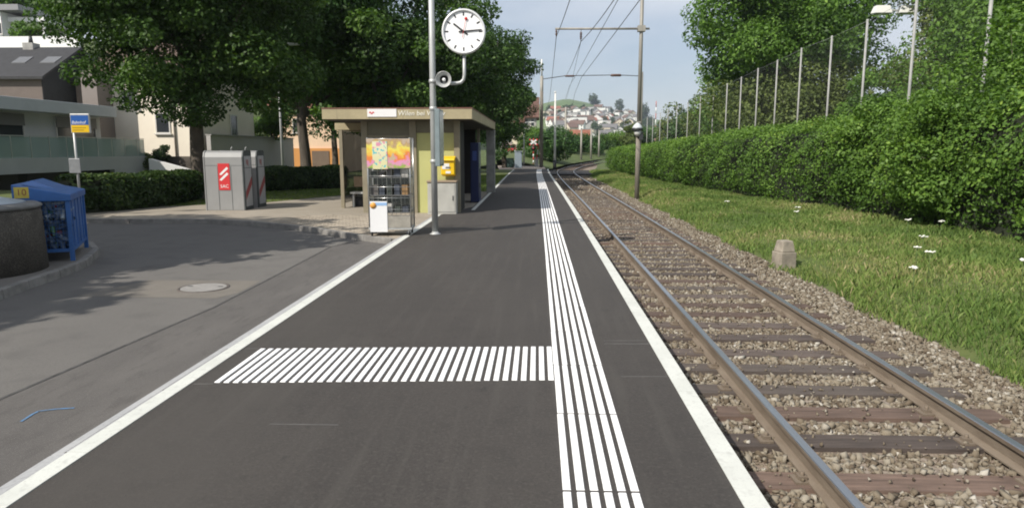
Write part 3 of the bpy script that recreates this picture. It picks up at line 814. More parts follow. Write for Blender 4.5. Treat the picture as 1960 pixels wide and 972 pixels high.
def poly_region(poly, bb):
    def f(g, n):
        P = np.stack([bb[0] + (bb[1] - bb[0]) * g.random(n), bb[2] + (bb[3] - bb[2]) * g.random(n)], -1)
        x, y = P[:, 0], P[:, 1]; ins = np.zeros(n, bool)
        for (x0, y0), (x1, y1) in zip(poly, poly[1:] + poly[:1]):
            c = ((y0 > y) != (y1 > y)) & (x < (x1 - x0) * (y - y0) / ((y1 - y0) or 1e-9) + x0); ins ^= c
        return P[ins]
    return f
grass('lawn_grass', 'short lawn grass behind the pavement and the shelter', 60000, poly_region(lawn_pts, (-16, -2, 18.4, 45)), lambda X, Y: np.full(len(X), -.005), .03, .075, lawn_mat, 6, .012)

# ------------------------------------------------------------------ right side: hedge, fence, trees
yy_ = list(np.arange(1.0, 63.1, 2.0))
hc = []
for y in yy_:
    hc.append((float(np.interp(y, HEDGE_Y, HEDGE_X)) + 1.25, y))
hh = [float(np.interp(y, [0, 12, 18, 26, 34, 44, 63], [3.5, 3.35, 3.15, 2.95, 2.7, 2.4, 2.1])) for y in yy_]
hz = [verge_z(x - .8, y) - .03 for (x, y) in hc]
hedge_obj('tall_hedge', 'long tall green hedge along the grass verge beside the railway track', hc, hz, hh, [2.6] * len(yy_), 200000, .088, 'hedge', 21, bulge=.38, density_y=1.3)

fence = empty('ball_fence', (11, 18, 0), 0, 'high wire mesh fence on grey steel posts rising behind the tall hedge', 'fence')
f_px = [(1905, -75), (1755, 0), (1660, 48), (1592, 78), (1534, 100), (1488, 122), (1451, 137), (1419, 153), (1392, 165), (1366, 176), (1341, 188), (1317, 200), (1296, 207), (1279, 213), (1264, 219), (1250, 224), (1239, 228)]
posts = []
for i, (px, py) in enumerate(f_px):
    Y = 23.0 + 4.4 * (i - 1)
    p = at(px, py, Y); posts.append(p)
    MB().tube([(p.x - 11, p.y - 18, -.2), (p.x - 11, p.y - 18, p.z + .2)], .045, 8).build('fence_post', mat('fence_steel', (0.30, 0.30, 0.285), .6, var=.12, scale=3), fence)
net_mat = bpy.data.materials.new('fence_net'); net_mat.use_nodes = True
nn, nl = net_mat.node_tree.nodes, net_mat.node_tree.links
b = nn['Principled BSDF']; b.inputs['Base Color'].default_value = (.30, .31, .30, 1); b.inputs['Roughness'].default_value = .6
tc = nn.new('ShaderNodeTexCoord'); sx_ = nn.new('ShaderNodeSeparateXYZ'); nl.new(tc.outputs['UV'], sx_.inputs[0])
outs = []
for k in range(2):
    cmb = nn.new('ShaderNodeMath'); cmb.operation = 'ADD' if k == 0 else 'SUBTRACT'
    nl.new(sx_.outputs[0], cmb.inputs[0]); nl.new(sx_.outputs[1], cmb.inputs[1])
    fr = nn.new('ShaderNodeMath'); fr.operation = 'PINGPONG'; fr.inputs[1].default_value = .035; nl.new(cmb.outputs[0], fr.inputs[0])
    lt = nn.new('ShaderNodeMath'); lt.operation = 'LESS_THAN'; lt.inputs[1].default_value = .0006; nl.new(fr.outputs[0], lt.inputs[0]); outs.append(lt)
mxm = nn.new('ShaderNodeMath'); mxm.operation = 'MAXIMUM'; nl.new(outs[0].outputs[0], mxm.inputs[0]); nl.new(outs[1].outputs[0], mxm.inputs[1])
tr_ = nn.new('ShaderNodeBsdfTransparent'); ms = nn.new('ShaderNodeMixShader'); nl.new(mxm.outputs[0], ms.inputs['Fac']); nl.new(tr_.outputs[0], ms.inputs[1]); nl.new(b.outputs[0], ms.inputs[2]); nl.new(ms.outputs[0], nn['Material Output'].inputs['Surface'])
for a, c in zip(posts[:-1], posts[1:]):
    me = bpy.data.meshes.new('net_panel'); me.from_pydata([(a.x-11, a.y-18, 0), (c.x-11, c.y-18, 0), (c.x-11, c.y-18, c.z+.15), (a.x-11, a.y-18, a.z+.15)], [], [(0, 1, 2, 3)])
    uv = me.uv_layers.new(name='UVMap'); L = (c - a).length
    for li, co in enumerate([(0, 0), (L, 0), (L, c.z), (0, a.z)]): uv.data[li].uv = co
    me.materials.append(net_mat); link('net_panel', me, fence)
    MB().tube([(a.x-11, a.y-18, a.z+.14), (c.x-11, c.y-18, c.z+.14)], .006, 4).build('top_wire', galv, fence)

def gz(x, y): return ground_z(x, y) - .05
def tree_at(px, Y, **kw):
    p = at(px, 286, Y); return (p.x, Y, gz(p.x, Y))
b = tree_at(1497, 60); tree('ash_tree', 'large bright green leafy tree rising above the wire mesh fence', 'tree', b, 5.0, (0, 0, 12.6), (7.4, 6.0, 8.6), 140, 80000, .28, 'ash', 31, .24, lobe_r=.24, shell=(.45, 1.0))
b = tree_at(1520, 57); tree('broadleaf_tree', 'dull olive tree low behind the fence under the bright green tree', 'tree', b, 1.5, (0, 0, 4.8), (7.0, 4, 4.6), 90, 40000, .25, 'olive', 33, .18, lobe_r=.3)
b = tree_at(1450, 68); tree('broadleaf_tree', 'broad mid green tree filling the space under the bright green crown', 'tree', b, 1.5, (0, 0, 5.0), (6.5, 4, 5.0), 60, 26000, .26, 'hedge', 39, .18, lobe_r=.3)
b = tree_at(1385, 76); tree('broadleaf_tree', 'dull green tree behind the fence beside the slender poplar', 'tree', b, 1.5, (0, 0, 4.6), (5.0, 4, 4.0), 50, 18000, .25, 'olive', 34, .16, lobe_r=.3)
b = tree_at(1845, 38); tree('birch_tree', 'tall wispy olive green tree behind the fence beside the floodlight', 'tree', b, 3.0, (0, 0, 7.6), (3.6, 3.6, 7.2), 100, 46000, .19, 'olive', 35, .16, lobe_r=.28, shell=(.3, 1.0), flat_bottom=1.0)
b = tree_at(1915, 33); tree('birch_tree', 'dense tall green tree growing over the hedge at the fence end', 'tree', b, 3.0, (0, 0, 7.4), (3.9, 3.6, 7.6), 110, 50000, .18, 'ash', 36, .2, lobe_r=.28, shell=(.3, 1.0), flat_bottom=1.0)
b = tree_at(2060, 28); tree('birch_tree', 'tall dark green tree standing beyond the end of the mesh fence', 'tree', b, 3.0, (0, 0, 5.6), (3.4, 3.2, 6.0), 80, 18000, .2, 'hedge', 37, .2, lobe_r=.28, flat_bottom=1.0)
b = tree_at(1695, 50); tree('broadleaf_tree', 'thin gappy green tree with sky showing through behind the fence', 'tree', b, 2.2, (0, 0, 5.2), (2.9, 2.6, 4.2), 40, 14000, .21, 'ash', 38, .12, lobe_r=.24, flat_bottom=1.0)
# shrubs in front of the fence rising out of the hedge
for i, (px, Y, h, rr, lab) in enumerate(((1825, 17.5, 3.5, 1.6, 'tall pale green shrub growing through the hedge beneath the wispy olive tree'), (1950, 16.5, 4.6, 1.9, 'tall yellowish shrub growing out of the hedge beneath the dense tall tree'), (1690, 21.0, 3.3, 1.4, 'rounded green shrub swelling from the hedge top by the fence'))):
    b = tree_at(px, Y); tree('shrub', lab, 'shrub', b, .6, (0, 0, h * .55), (rr, rr, h * .5), 60, 26000, .095, ('hedge', 'hedge', 'hedge')[i], 41 + i, .06, lobe_r=.3, flat_bottom=1.0)
b = tree_at(1278, 88); tree('poplar_tree', 'slender columnar pale green poplar beyond the fence', 'tree', b, 1, (0, 0, 3.7), (.95, .95, 3.9), 26, 2400, .34, 'olive', 45, .1, lobe_r=.5, flat_bottom=1.0)
b = tree_at(1312, 84); tree('broadleaf_tree', 'dark bushy tree between the slender poplar and the fence posts', 'tree', b, 1.2, (0, 0, 3.6), (2.2, 2.2, 3.2), 30, 4000, .34, 'dark', 46, .14, lobe_r=.4)

# white wild flowers in the verge
fl_stem = mat('flower_stem', (0.07, 0.11, 0.03), .7); fl_white = mat('flower_white', (0.78, 0.78, 0.70), .7)
rng = random.Random(9)
def flower_mesh(seed):
    r2 = random.Random(seed); st = MB(); hd = MB()
    st.tube([(0, 0, -.02), (.02, .01, .2), (.03, .02, .40)], .004, 5)
    for k in range(9):
        a = r2.uniform(0, 6.28); d = r2.uniform(0, .055); p = Vector((.03 + d*math.cos(a), .02 + d*math.sin(a), .42 + r2.uniform(-.01, .012)))
        st.tube([(.03, .02, .38), p], .0018, 4, cap=False)
        hd.lathe([(.004, -.008), (.018, 0), (.012, .007), (0.0, .009)], 7, M=Matrix.Translation(p))
    return st.mesh('stem', fl_stem), hd.mesh('flower_head', fl_white)
fms = [flower_mesh(k) for k in range(3)]
for i, (px, py) in enumerate(((1755, 528), (1768, 505), (1748, 560), (1731, 468), (1796, 472), (1528, 432), (1520, 440), (1953, 560), (1392, 414), (1775, 540))):
    p = gp(px, py, -.26); p.z = verge_z(p.x, p.y)
    f = empty('wild_flower', p, rng.uniform(0, 6), 'white umbel wild flower standing in the grass verge', 'flower', 'white wild flowers in the verge')
    a, c = fms[i % 3]; link('stem', a, f); link('flower_head', c, f); f.scale = (1.15,) * 3
# concrete boundary stone
ms_ = gp(1500, 503, -.42); ms_.z = verge_z(ms_.x, ms_.y) - .05
m = MB(); q = .155
m.hexa([(-q, -q, -.2), (q, -q, -.2), (q, q, -.2), (-q, q, -.2)], [(-q, -q, .36), (q, -q, .36), (q, q, .36), (-q, q, .36)])
stone_c = mat('weathered_concrete', (0.20, 0.175, 0.14), .95, c2=(0.36, 0.315, 0.25), scale=5, bump=.6, bscale=40)
mk = m.build('marker_stone', stone_c, None, ms_, R(14), bevel=.012)
tag(mk, 'weathered concrete marker stone with chamfered cap in the grass beside the ballast', 'marker stone')
MB().hexa([(-.14, -.14, .36), (.14, -.14, .36), (.14, .14, .36), (-.14, .14, .36)], [(-.105, -.105, .57), (.105, -.105, .57), (.105, .105, .57), (-.105, .105, .57)]).build('cap', stone_c, mk, bevel=.02)

# ------------------------------------------------------------------ left vegetation
b = gp(385, 380, 0); tree('maple_tree', 'big dark maple tree with low crown beside the grey waste containers', 'tree', (b.x, b.y, -.02), 2.5, (.05, -.3, 6.75), (3.95, 4.0, 4.6), 150, 125000, .13, 'maple', 51, .25, lobe_r=.22, shell=(.5, 1.0), flat_bottom=.95)
b = gp(588, 352, 0); tree('maple_tree', 'maple tree with leaning trunk behind the low hedge beside the orange house', 'tree', (b.x, b.y, -.02), 3.0, (.6, 0, 7.4), (4.4, 4.4, 4.8), 110, 60000, .19, 'dark', 52, .26, lobe_r=.26, lean=(-.15, 0))
for i, (px, Y, h, rx, kind, lab, nl_) in enumerate(((735, 33, 9.6, 3.9, 'maple', 'dense broad tree directly behind the middle of the shelter roof', 34000), (860, 39, 10.6, 3.6, 'maple', 'tall tree behind the shelter with crown behind the station clock', 30000),
        (640, 44, 12.5, 4.6, 'dark', 'tall dark tree standing farther back between the maples', 24000), (938, 50, 11.8, 3.1, 'maple', 'tall tree at the platform edge beyond the shelter', 26000), (965, 62, 8.6, 2.5, 'dark', 'smaller dark tree beside the path past the shelter', 14000), (790, 50, 13.5, 4.2, 'dark', 'tallest dark tree in the row behind the shelter', 20000))):
    b = at(px, 286, Y); tree('broadleaf_tree', lab, 'tree', (b.x, Y, -.05 + rise(Y)), 2.3, (0, 0, h * .56), (rx, rx, h * .44), 90, int(nl_ * 1.35), .185, kind, 60 + i, .2, lobe_r=.23, group=None, flat_bottom=1.0, shell=(.42, 1.04))
# trees out of frame on the left whose shade falls on the road
for i, (x, y, rr, h, lab) in enumerate(((-13.1, 8.1, 3.9, 8.8, 'leafy street tree on the island whose shade covers the lay-by'), (-14.6, 2.4, 3.9, 8.4, 'leafy street tree left of the road shading the kerb'), (-18.5, 10.5, 3.4, 8.4, 'leafy street tree behind the recycling island'))):
    tree('street_tree', lab, 'tree', (x, y, ZR), 2.6, (0, 0, h * .62), (rr, rr, h * .36), 110, 26000, .37, 'maple', 80 + i, .2, lobe_r=.30)
# low hedge along the lawn
lh = [gp(120, 412, 0), gp(220, 404, 0), gp(300, 396, 0), gp(380, 380, 0), gp(450, 372, 0), gp(520, 366, 0), gp(585, 363, 0), gp(665, 360, 0)]
lp = [(p.x - .25, p.y + .45) for p in lh]
hedge_obj('low_hedge', 'low clipped dark green hedge between the lawn and the terrace house', lp, -.02, [1.02] * 8, [.95] * 8, 42000, .085, 'lowhedge', 23, bulge=.16)

# ------------------------------------------------------------------ clock post
cp = gp(833, 448, 0)
post = empty('clock_post', cp, 0, 'grey steel post carrying the round station clock and a loudspeaker on the platform', 'clock post')
m = MB(); m.tube([(0, 0, -.05), (0, 0, 3.2), (0, 0, 6.2)], [.062, .058, .05], 14); m.lathe([(.11, 0), (.11, .012), (.07, .02), (.066, .05)], 16); m.build('pole', galv, post)
for z in (2.93, 2.42, 1.42):
    MB().lathe([(.064, z - .035), (.073, z - .03), (.073, z + .03), (.064, z + .035)], 14).build('clamp', galv, post)
cc = at(888, 62, cp.y) - cp; zA = at(860, 160, cp.y).z
arm = [(0, 0, zA), (cc.x - .16, 0, zA), (cc.x - .07, 0, zA + .015), (cc.x - .015, 0, zA + .07), (cc.x, 0, zA + .16), (cc.x, 0, cc.z - .38)]
MB().tube(arm, .033, 10).build('clock_arm', galv, post)
RC = .41
Mf = Matrix.Rotation(R(90), 4, 'X')     # local z -> -y (towards the camera)
hm = mat('clock_housing', (0.74, 0.75, 0.75), .4, var=.05, scale=4, metal=.1)
m = MB(); m.lathe([(RC*.8, -.075), (RC*.97, -.06), (RC, -.03), (RC, .065), (RC*.985, .075), (RC*.90, .078), (RC*.895, .05), (RC*.89, .045)], 48, M=Mf)
clock = m.build('clock', hm, post, (cc.x, -.02, cc.z)); clock['label'] = 'round white station clock with black bars and a red seconds hand'
face = MB().lathe([(RC*.893, .050), (0, .0501)], 48, M=Mf, smooth=False).build('face', mat('clock_face', (0.90, 0.90, 0.90), .35), clock)
ck = mat('clock_black', (0.012, 0.012, 0.013), .5); cr_ = mat('clock_red', (0.55, 0.02, 0.02), .5)
for k in range(12):
    M_ = Matrix.Rotation(R(30 * k), 4, 'Y')
    MB().box(-.012, .012, -.056, -.052, RC*.70, RC*.86, M=M_).build('hour_mark', ck, clock)
def hand(name, ang, w0, w1, a, b, yy, mt):
    M_ = Matrix.Rotation(R(ang), 4, 'Y')
    m = MB(); vs = [M_ @ Vector(p) for p in ((-w0, yy, a), (w0, yy, a), (w1, yy, b), (-w1, yy, b), (-w0, yy - .004, a), (w0, yy - .004, a), (w1, yy - .004, b), (-w1, yy - .004, b))]
    m.add(vs, [(3, 2, 1, 0), (4, 5, 6, 7), (0, 1, 5, 4), (1, 2, 6, 5), (2, 3, 7, 6), (3, 0, 4, 7)])
    if name == 'second_hand': m.lathe([(.028, 0), (.028, .004), (0, .0045)], 20, M=M_ @ Matrix.Translation((0, yy, b)) @ Mf)
    return m.build(name, mt, clock)
hand('hour_hand', 307, .017, .014, -.09, .235, -.058, ck)
hand('minute_hand', 85, .014, .010, -.09, .345, -.064, ck)
hand('second_hand', 12, .0035, .003, -.12, .235, -.070, cr_)
m = MB(); sp = at(850, 153, cp.y - .06) - cp
m.lathe([(.055, -.16), (.06, -.05), (.095, .03), (.142, .085), (.150, .09), (.145, .08), (.10, .02), (.06, -.05), (.03, -.06)], 28, M=Mf, cap=False)
spk = m.build('loudspeaker', galv, post, (sp.x, sp.y, sp.z))
MB().lathe([(.135, .070), (.098, .020), (.058, -.045), (0, -.05)], 24, M=Mf @ Matrix.Translation((0, 0, .004)), cap=False).build('horn_mouth', black, spk)
MB().lathe([(.03, -.05), (.034, .02), (.02, .035), (0, .038)], 16, M=Mf).build('horn_plug', hm, spk)
MB().tube([(0, 0, zA - .02), (sp.x, sp.y + .1, sp.z - .08)], .018, 8).build('speaker_bracket', galv, post)
zt, zb_ = at(840, 210, cp.y).z, at(840, 318, cp.y).z
MB().box(.062, .155, -.26, .30, zb_, zt).build('timetable_case', mat('timetable_case', (0.25, 0.30, 0.31), .35, var=.1, scale=5, metal=.3), post, bevel=.01)
MB().box(.1555, .159, -.23, .27, zb_ + .04, zt - .04).build('timetable_glass', mat('timetable_sheet', (0.62, 0.62, 0.58), .2, var=.2, scale=14), post)

# ------------------------------------------------------------------ shelter
SY = 18.15                       # front wall plane
sx0, sx1 = -4.60, -2.06
fl, fr_ = -5.46, -1.66            # fascia
FY, BY = 17.55, 27.0
zt_, zb2 = 2.67, 2.40
shel = empty('station_shelter', (-3.5, SY, 0), 0, 'beige flat roofed station shelter with name lettering along its fascia', 'shelter')
def S(x, y, z): return (x + 3.5, y - SY, z)
beige = mat('shelter_beige', (0.37, 0.315, 0.19), .65, var=.12, scale=3, bump=.05)
beige_d = mat('shelter_frame', (0.24, 0.21, 0.145), .6, var=.12, scale=4)
olive = mat('shelter_olive_shade', (0.17, 0.155, 0.105), .65, var=.1, scale=3)  # darker olive stands for wall shaded by the roof overhang
lime = mat('shelter_lime', (0.46, 0.46, 0.185), .6, var=.06, scale=2)
dkwall = mat('shelter_inside_gloom', (0.026, 0.024, 0.021), .8, var=.2, scale=3)  # near-black: the interior gloom is put into the wall colour
def sbox(name, mt, x0, x1, y0, y1, z0, z1, parent=None, bevel=0.004):
    m = MB(); a, c = S(x0, y0, z0), S(x1, y1, z1); m.box(a[0], c[0], a[1], c[1], a[2], c[2])
    return m.build(name, mt, parent or shel, bevel=bevel)
roof = sbox('roof', mat('roof_felt', (0.20, 0.13, 0.105), .9, var=.2, scale=2), fl + .03, fr_ - .03, FY + .03, BY - .03, zb2 + .03, zt_ - .03)
fas = sbox('fascia', beige, fl, fr_, FY, FY + .028, zb2, zt_ - .012, bevel=.003)
sbox('fascia', beige, fr_ - .028, fr_, FY + .03, BY, zb2, zt_ - .012, bevel=.003)
sbox('fascia', beige, fl, fl + .028, FY + .03, BY, zb2, zt_ - .012, bevel=.003)
sbox('roof_flashing', mat('flashing_brown', (0.20, 0.085, 0.06), .6), fl - .012, fr_ + .012, FY - .012, BY, zt_ - .011, zt_ + .012)
for xx in (-5.08, -4.25, -3.4, -2.55):
    sbox('fascia_joint', beige_d, xx - .004, xx + .004, FY - .003, FY + .002, zb2 + .005, zt_ - .015, bevel=0)
a0, a1 = at(703, 211, FY).x, at(759, 211, FY).x
sg = sbox('name_sign', mat('sign_white', (0.80, 0.79, 0.77), .4), a0, a1, FY - .018, FY - .004, zb2 + .055, zt_ - .02)
redm = mat('sign_red', (0.62, 0.03, 0.03), .5)
m = MB(); z_ = (zb2 + zt_) / 2 + .015
for (dx, dz) in ((0.05, .02), (.09, -.005), (.13, .018)):
    p = S(a0 + dx, FY - .0225, z_ + dz); m.box(p[0], p[0] + .045, p[1], p[1] + .004, p[2] - .02, p[2] + .012)
m.build('sign_emblem', redm, sg)
lett = mat('lettering_cream', (0.78, 0.76, 0.66), .6)
_w = lambda t: max(v.co.x for v in text_mesh(t, .172, lett, .004, 'LEFT', .12).vertices)
for k_, ch in enumerate('Wilen bei Wi'):
    if ch != ' ': put_text('letter', ch, .172, lett, fas, S(a1 + .03 + _w('Wilen bei Wi'[:k_ + 1]) - _w(ch), FY - .005, z_ - .01), shear=.12)
put_text('letter', 'y', .172, lett, fas, S(at(846, 211, FY).x, FY - .005, z_ - .01), shear=.12)
# front wall: posts, olive band painting the overhang's shade, door bay, lime panel
for (x0, x1) in ((sx0 - .02, sx0 + .14), (at(786, 350, SY).x, at(799, 350, SY).x), (sx1 - .13, sx1 + .02)):
    sbox('post', beige_d, x0, x1, SY - .06, SY + .10, -.1, zb2 + .02)
pm0, pm1 = at(786, 350, SY).x, at(799, 350, SY).x
zh = at(750, 259, SY).z
sbox('overhang_shade_panel', olive, sx0 + .142, pm0 - .002, SY - .02, SY + .05, zh, zb2 + .02)
sbox('overhang_shade_panel', olive, pm1 + .002, sx1 - .132, SY - .02, SY + .05, zh + .06, zb2 + .02)
sbox('window_rail', beige_d, sx0 + .142, pm0 - .002, SY - .035, SY + .04, zh - .06, zh - .002)
sbox('window_pane', glass_mat('dark_glass', (0.03, 0.035, 0.035), .8, .06), sx0 + .142, pm0 - .002, SY, SY + .012, .10, zh - .062)
sbox('sill_panel', beige_d, sx0 + .142, pm0 - .002, SY - .03, SY + .05, -.1, .098)
sbox('wall_panel', lime, pm1 + .002, sx1 - .132, SY, SY + .05, -.1, zh + .058)
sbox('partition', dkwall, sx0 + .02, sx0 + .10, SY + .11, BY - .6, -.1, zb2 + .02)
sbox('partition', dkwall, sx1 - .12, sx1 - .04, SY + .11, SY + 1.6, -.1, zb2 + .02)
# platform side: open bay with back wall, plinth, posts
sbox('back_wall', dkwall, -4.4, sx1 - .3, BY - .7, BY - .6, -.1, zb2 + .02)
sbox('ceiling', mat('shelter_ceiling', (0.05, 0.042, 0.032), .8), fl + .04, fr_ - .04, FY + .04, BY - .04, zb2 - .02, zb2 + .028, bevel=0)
for yy in (24.6,):
    sbox('post', beige_d, sx1 - .10, sx1 + .0, yy, yy + .10, -.1, zb2 - .022)
sbox('bench', mat('bench_wood', (0.17, 0.12, 0.075), .7, var=.2, scale=6, stretch=(4, .4, 4)), -3.9, -3.4, 20.5, 25.5, .42, .47)
sbox('bench_support', dark_metal, -3.75, -3.55, 20.8, 20.9, -.05, .42); sbox('bench_support', dark_metal, -3.75, -3.55, 25.0, 25.1, -.05, .42)
sbox('pillar', mat('pillar_concrete', (0.27, 0.265, 0.245), .9, var=.25, scale=3, bump=.3), -1.98, -1.66, BY - .42, BY + .02, -.1, zb2 - .022)
# left niche: posts, header beam, glass, bench
NY = 19.55
zq0, zq1 = at(660, 249, NY).z, at(660, 234, NY).z
sbox('header_beam', beige, -5.72, sx0 + .018, NY - .04, NY + .06, zq0, min(zq1, zb2 - .022))
sbox('post', beige_d, -5.62, -5.52, NY - .03, NY + .05, -.1, zq0)
sbox('header_beam', beige, -5.72, -5.62, NY + .061, NY + 3.6, zq0, min(zq1, zb2 - .022))
sbox('post', beige_d, -5.62, -5.52, NY + 3.4, NY + 3.5, -.1, zq0)
gm = glass_mat('niche_glass', (0.04, 0.045, 0.042), .45, .05)
sbox('glass_pane', gm, -5.50, -5.09, NY + 3.43, NY + 3.445, .12, zq0 - .03, bevel=0); sbox('glass_pane', gm, -5.05, sx0 + .01, NY + 3.43, NY + 3.445, .12, zq0 - .03, bevel=0)
sbox('glass_mullion', beige_d, -5.09, -5.05, NY + 3.41, NY + 3.46, -.1, zq0 - .001)
sbox('glass_pane', gm, -5.58, -5.565, NY + .06, NY + 3.38, .12, zq0 - .03, bevel=0)
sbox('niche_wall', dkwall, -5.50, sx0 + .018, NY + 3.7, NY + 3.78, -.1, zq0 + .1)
bn = sbox('bench_seat', mat('seat_steel', (0.55, 0.55, 0.53), .35, metal=.5), -5.46, sx0 - .05, NY + .35, NY + .80, .37, .42)
sbox('bench_back', mat('bench_wood', (0.2, 0.15, 0.1)), -5.46, sx0 - .05, NY + .82, NY + .85, .55, .85)
sbox('bench_leg', galv, -5.40, -5.35, NY + .4, NY + .75, -.05, .37); sbox('bench_leg', galv, sx0 - .2, sx0 - .15, NY + .4, NY + .75, -.05, .37)
sbox('litter_skirt', black, -5.44, sx0 - .06, NY + .5, NY + .78, 0, .26)
# dark blue vending machine at the platform side
vm = empty('ticket_machine', (-2.12, 21.7, 0), 0, 'dark blue ticket machine under the shelter roof on the platform side', 'ticket machine')
blue_d = mat('machine_blue', (0.010, 0.020, 0.085), .4, var=.1, scale=4)
MB().box(0, .26, 0, .85, 0, 1.86).build('body', blue_d, vm, bevel=.02)
MB().box(.262, .268, .15, .62, 1.05, 1.6).build('screen_panel', mat('machine_panel', (0.25, 0.27, 0.3), .3), vm)
MB().box(.262, .272, .2, .6, .45, .6).build('change_tray', dark_metal, vm)
MB().box(.07, .2, -.006, -.001, 1.3, 1.6).build('side_label', mat('machine_label', (0.05, 0.09, 0.3), .4), vm)
# framed notice on the shelter's lime wall
# yellow letter box
lb0, lb1 = at(845, 300, SY - .2), at(871, 338, SY - .2)
yel = mat('post_yellow', (0.78, 0.50, 0.008), .4, var=.04, scale=4)
lbx = empty('letter_box', (lb0.x, SY - .06, lb1.z), 0, 'yellow letter box fixed to the lime green shelter wall', 'letter box')
W_, H_ = lb1.x - lb0.x, lb0.z - lb1.z
MB().add([(0, -.26, .05), (W_, -.26, .05), (W_, 0, 0), (0, 0, 0), (0, -.27, H_ - .05), (W_, -.27, H_ - .05), (W_, 0, H_), (0, 0, H_)], [(0, 3, 2, 1), (4, 5, 6, 7), (0, 1, 5, 4), (1, 2, 6, 5), (2, 3, 7, 6), (3, 0, 4, 7)]).build('body', yel, lbx, bevel=.02)
MB().hexa([(-.012, -.32, H_ - .10), (W_ + .012, -.32, H_ - .10), (W_ + .012, -.02, H_ - .06), (-.012, -.02, H_ - .06)], [(-.012, -.30, H_ - .05), (W_ + .012, -.30, H_ - .05), (W_ + .012, -.02, H_ + .015), (-.012, -.02, H_ + .015)]).build('hood', yel, lbx, bevel=.012)
MB().box(.03, W_ * .62, -.272, -.262, H_ * .38, H_ * .66).build('collection_label', mat('label_white', (0.75, 0.74, 0.72), .5), lbx)
MB().box(.12, W_ * .62 + .03, -.277, -.2725, H_ * .42, H_ * .50).build('label_print', mat('label_dark', (0.15, 0.14, 0.13), .6), lbx)
MB().box(W_ * .35, W_ * .72, -.270, -.263, H_ * .16, H_ * .28).build('number_plate', mat('label_white', (.75, .74, .72)), lbx)
# grey electrical cabinet against the wall
cb0, cb1 = at(817, 346, SY - .5), at(872, 346, SY - .5)
cab = empty('electrical_cabinet', (cb0.x, SY - .07, 0), 0, 'pale grey electrical cabinet standing below the yellow letter box', 'cabinet')
gc = mat('cabinet_grey', (0.40, 0.395, 0.36), .6, var=.12, scale=3, bump=.1)
W2 = cb1.x - cb0.x
MB().box(0, W2, -.36, 0, -.02, cb0.z - .05).build('body', gc, cab, bevel=.008)
MB().box(-.02, W2 + .02, -.385, .0, cb0.z - .048, cb0.z).build('lid', mat('cabinet_lid', (0.30, 0.23, 0.16), .7), cab, bevel=.01)
MB().box(.03, W2 - .03, -.372, -.362, .05, cb0.z - .09).build('door', gc, cab, bevel=.004)
MB().box(W2 - .09, W2 - .07, -.385, -.373, .35, .47).build('handle', dark_metal, cab)

# ------------------------------------------------------------------ display rack
rk = empty('display_cage', (-2.86, 13.42, -.012), R(4), 'wheeled wire display cage with posters standing in front of the shelter', 'display cage')
RW, RD, RH = .80, .56, 1.88
chrome = mat('cage_chrome', (0.55, 0.55, 0.53), .28, metal=.85)
for sx_1 in (-1, 1):
    for sy_1 in (-1, 1):
        MB().tube([(sx_1*RW/2, sy_1*RD/2, .13), (sx_1*RW/2, sy_1*RD/2, RH)], .014, 8).build('upright', chrome, rk)
        w = MB(); w.tube([(sx_1*(RW/2-.04)-.012, sy_1*(RD/2-.04), .055), (sx_1*(RW/2-.04)+.012, sy_1*(RD/2-.04), .055)], .055, 14); 
        cs = MB(); cs.box(sx_1*(RW/2-.04)-.022, sx_1*(RW/2-.04)+.022, sy_1*(RD/2-.04)-.03, sy_1*(RD/2-.04)+.03, .07, .13)
        c_ = cs.build('caster', galv, rk); w.build('wheel', black, c_)
MB().box(-RW/2-.015, RW/2+.015, -RD/2-.015, RD/2+.015, .13, .17).build('base_tray', galv, rk, bevel=.005)
def rbar(a, b, r_=.007, nm='cage_bar'): return MB().tube([a, b], r_, 6).build(nm, chrome, rk)
for z in (.35, .52, .74, .95, 1.16, 1.30, RH - .02):
    for yy in (-RD/2, RD/2): rbar((-RW/2, yy, z), (RW/2, yy, z))
    for xx in (-RW/2, RW/2): rbar((xx, -RD/2, z), (xx, RD/2, z))
wires = MB()
for i in range(1, 9):
    x = -RW/2 + RW*i/9
    wires.tube([(x, RD/2, .17), (x, RD/2, RH)], .0035, 5, cap=False)
    if i in (2, 4, 5, 7): wires.tube([(x, -RD/2, .17), (x, -RD/2, 1.3)], .0035, 5, cap=False)
for i in range(1, 6):
    y_ = -RD/2 + RD*i/6
    for xx in (-RW/2, RW/2): wires.tube([(xx, y_, .17), (xx, y_, RH)], .0035, 5, cap=False)
wires.build('wire_grid', chrome, rk)['kind'] = 'stuff'
rng = random.Random(2)
for (z, nm) in ((.45, 'shelf'), (.78, 'shelf'), (1.12, 'shelf')):
    sh = MB().box(-RW/2+.01, RW/2-.01, -RD/2+.01, RD/2-.01, z, z + .018).build(nm, mat('shelf_grey', (0.14, 0.14, 0.135), .5, metal=.3), rk)
    for i in range(5):
        x0 = -RW/2 + .05 + i*.145
        hgt = rng.uniform(.08, .2)
        c_ = rng.choice(((.05, .06, .05), (.30, .18, .08), (.5, .48, .44), (.06, .07, .09), (.12, .11, .10)))
        mt = mat('goods_%02d' % int(c_[0] * 100), c_, .6, var=.2, scale=12)
        MB().box(x0, x0 + rng.uniform(.08, .13), -RD/2+.06, RD/2-.08, z + .018, z + .018 + hgt).build('merchandise', mt, sh)
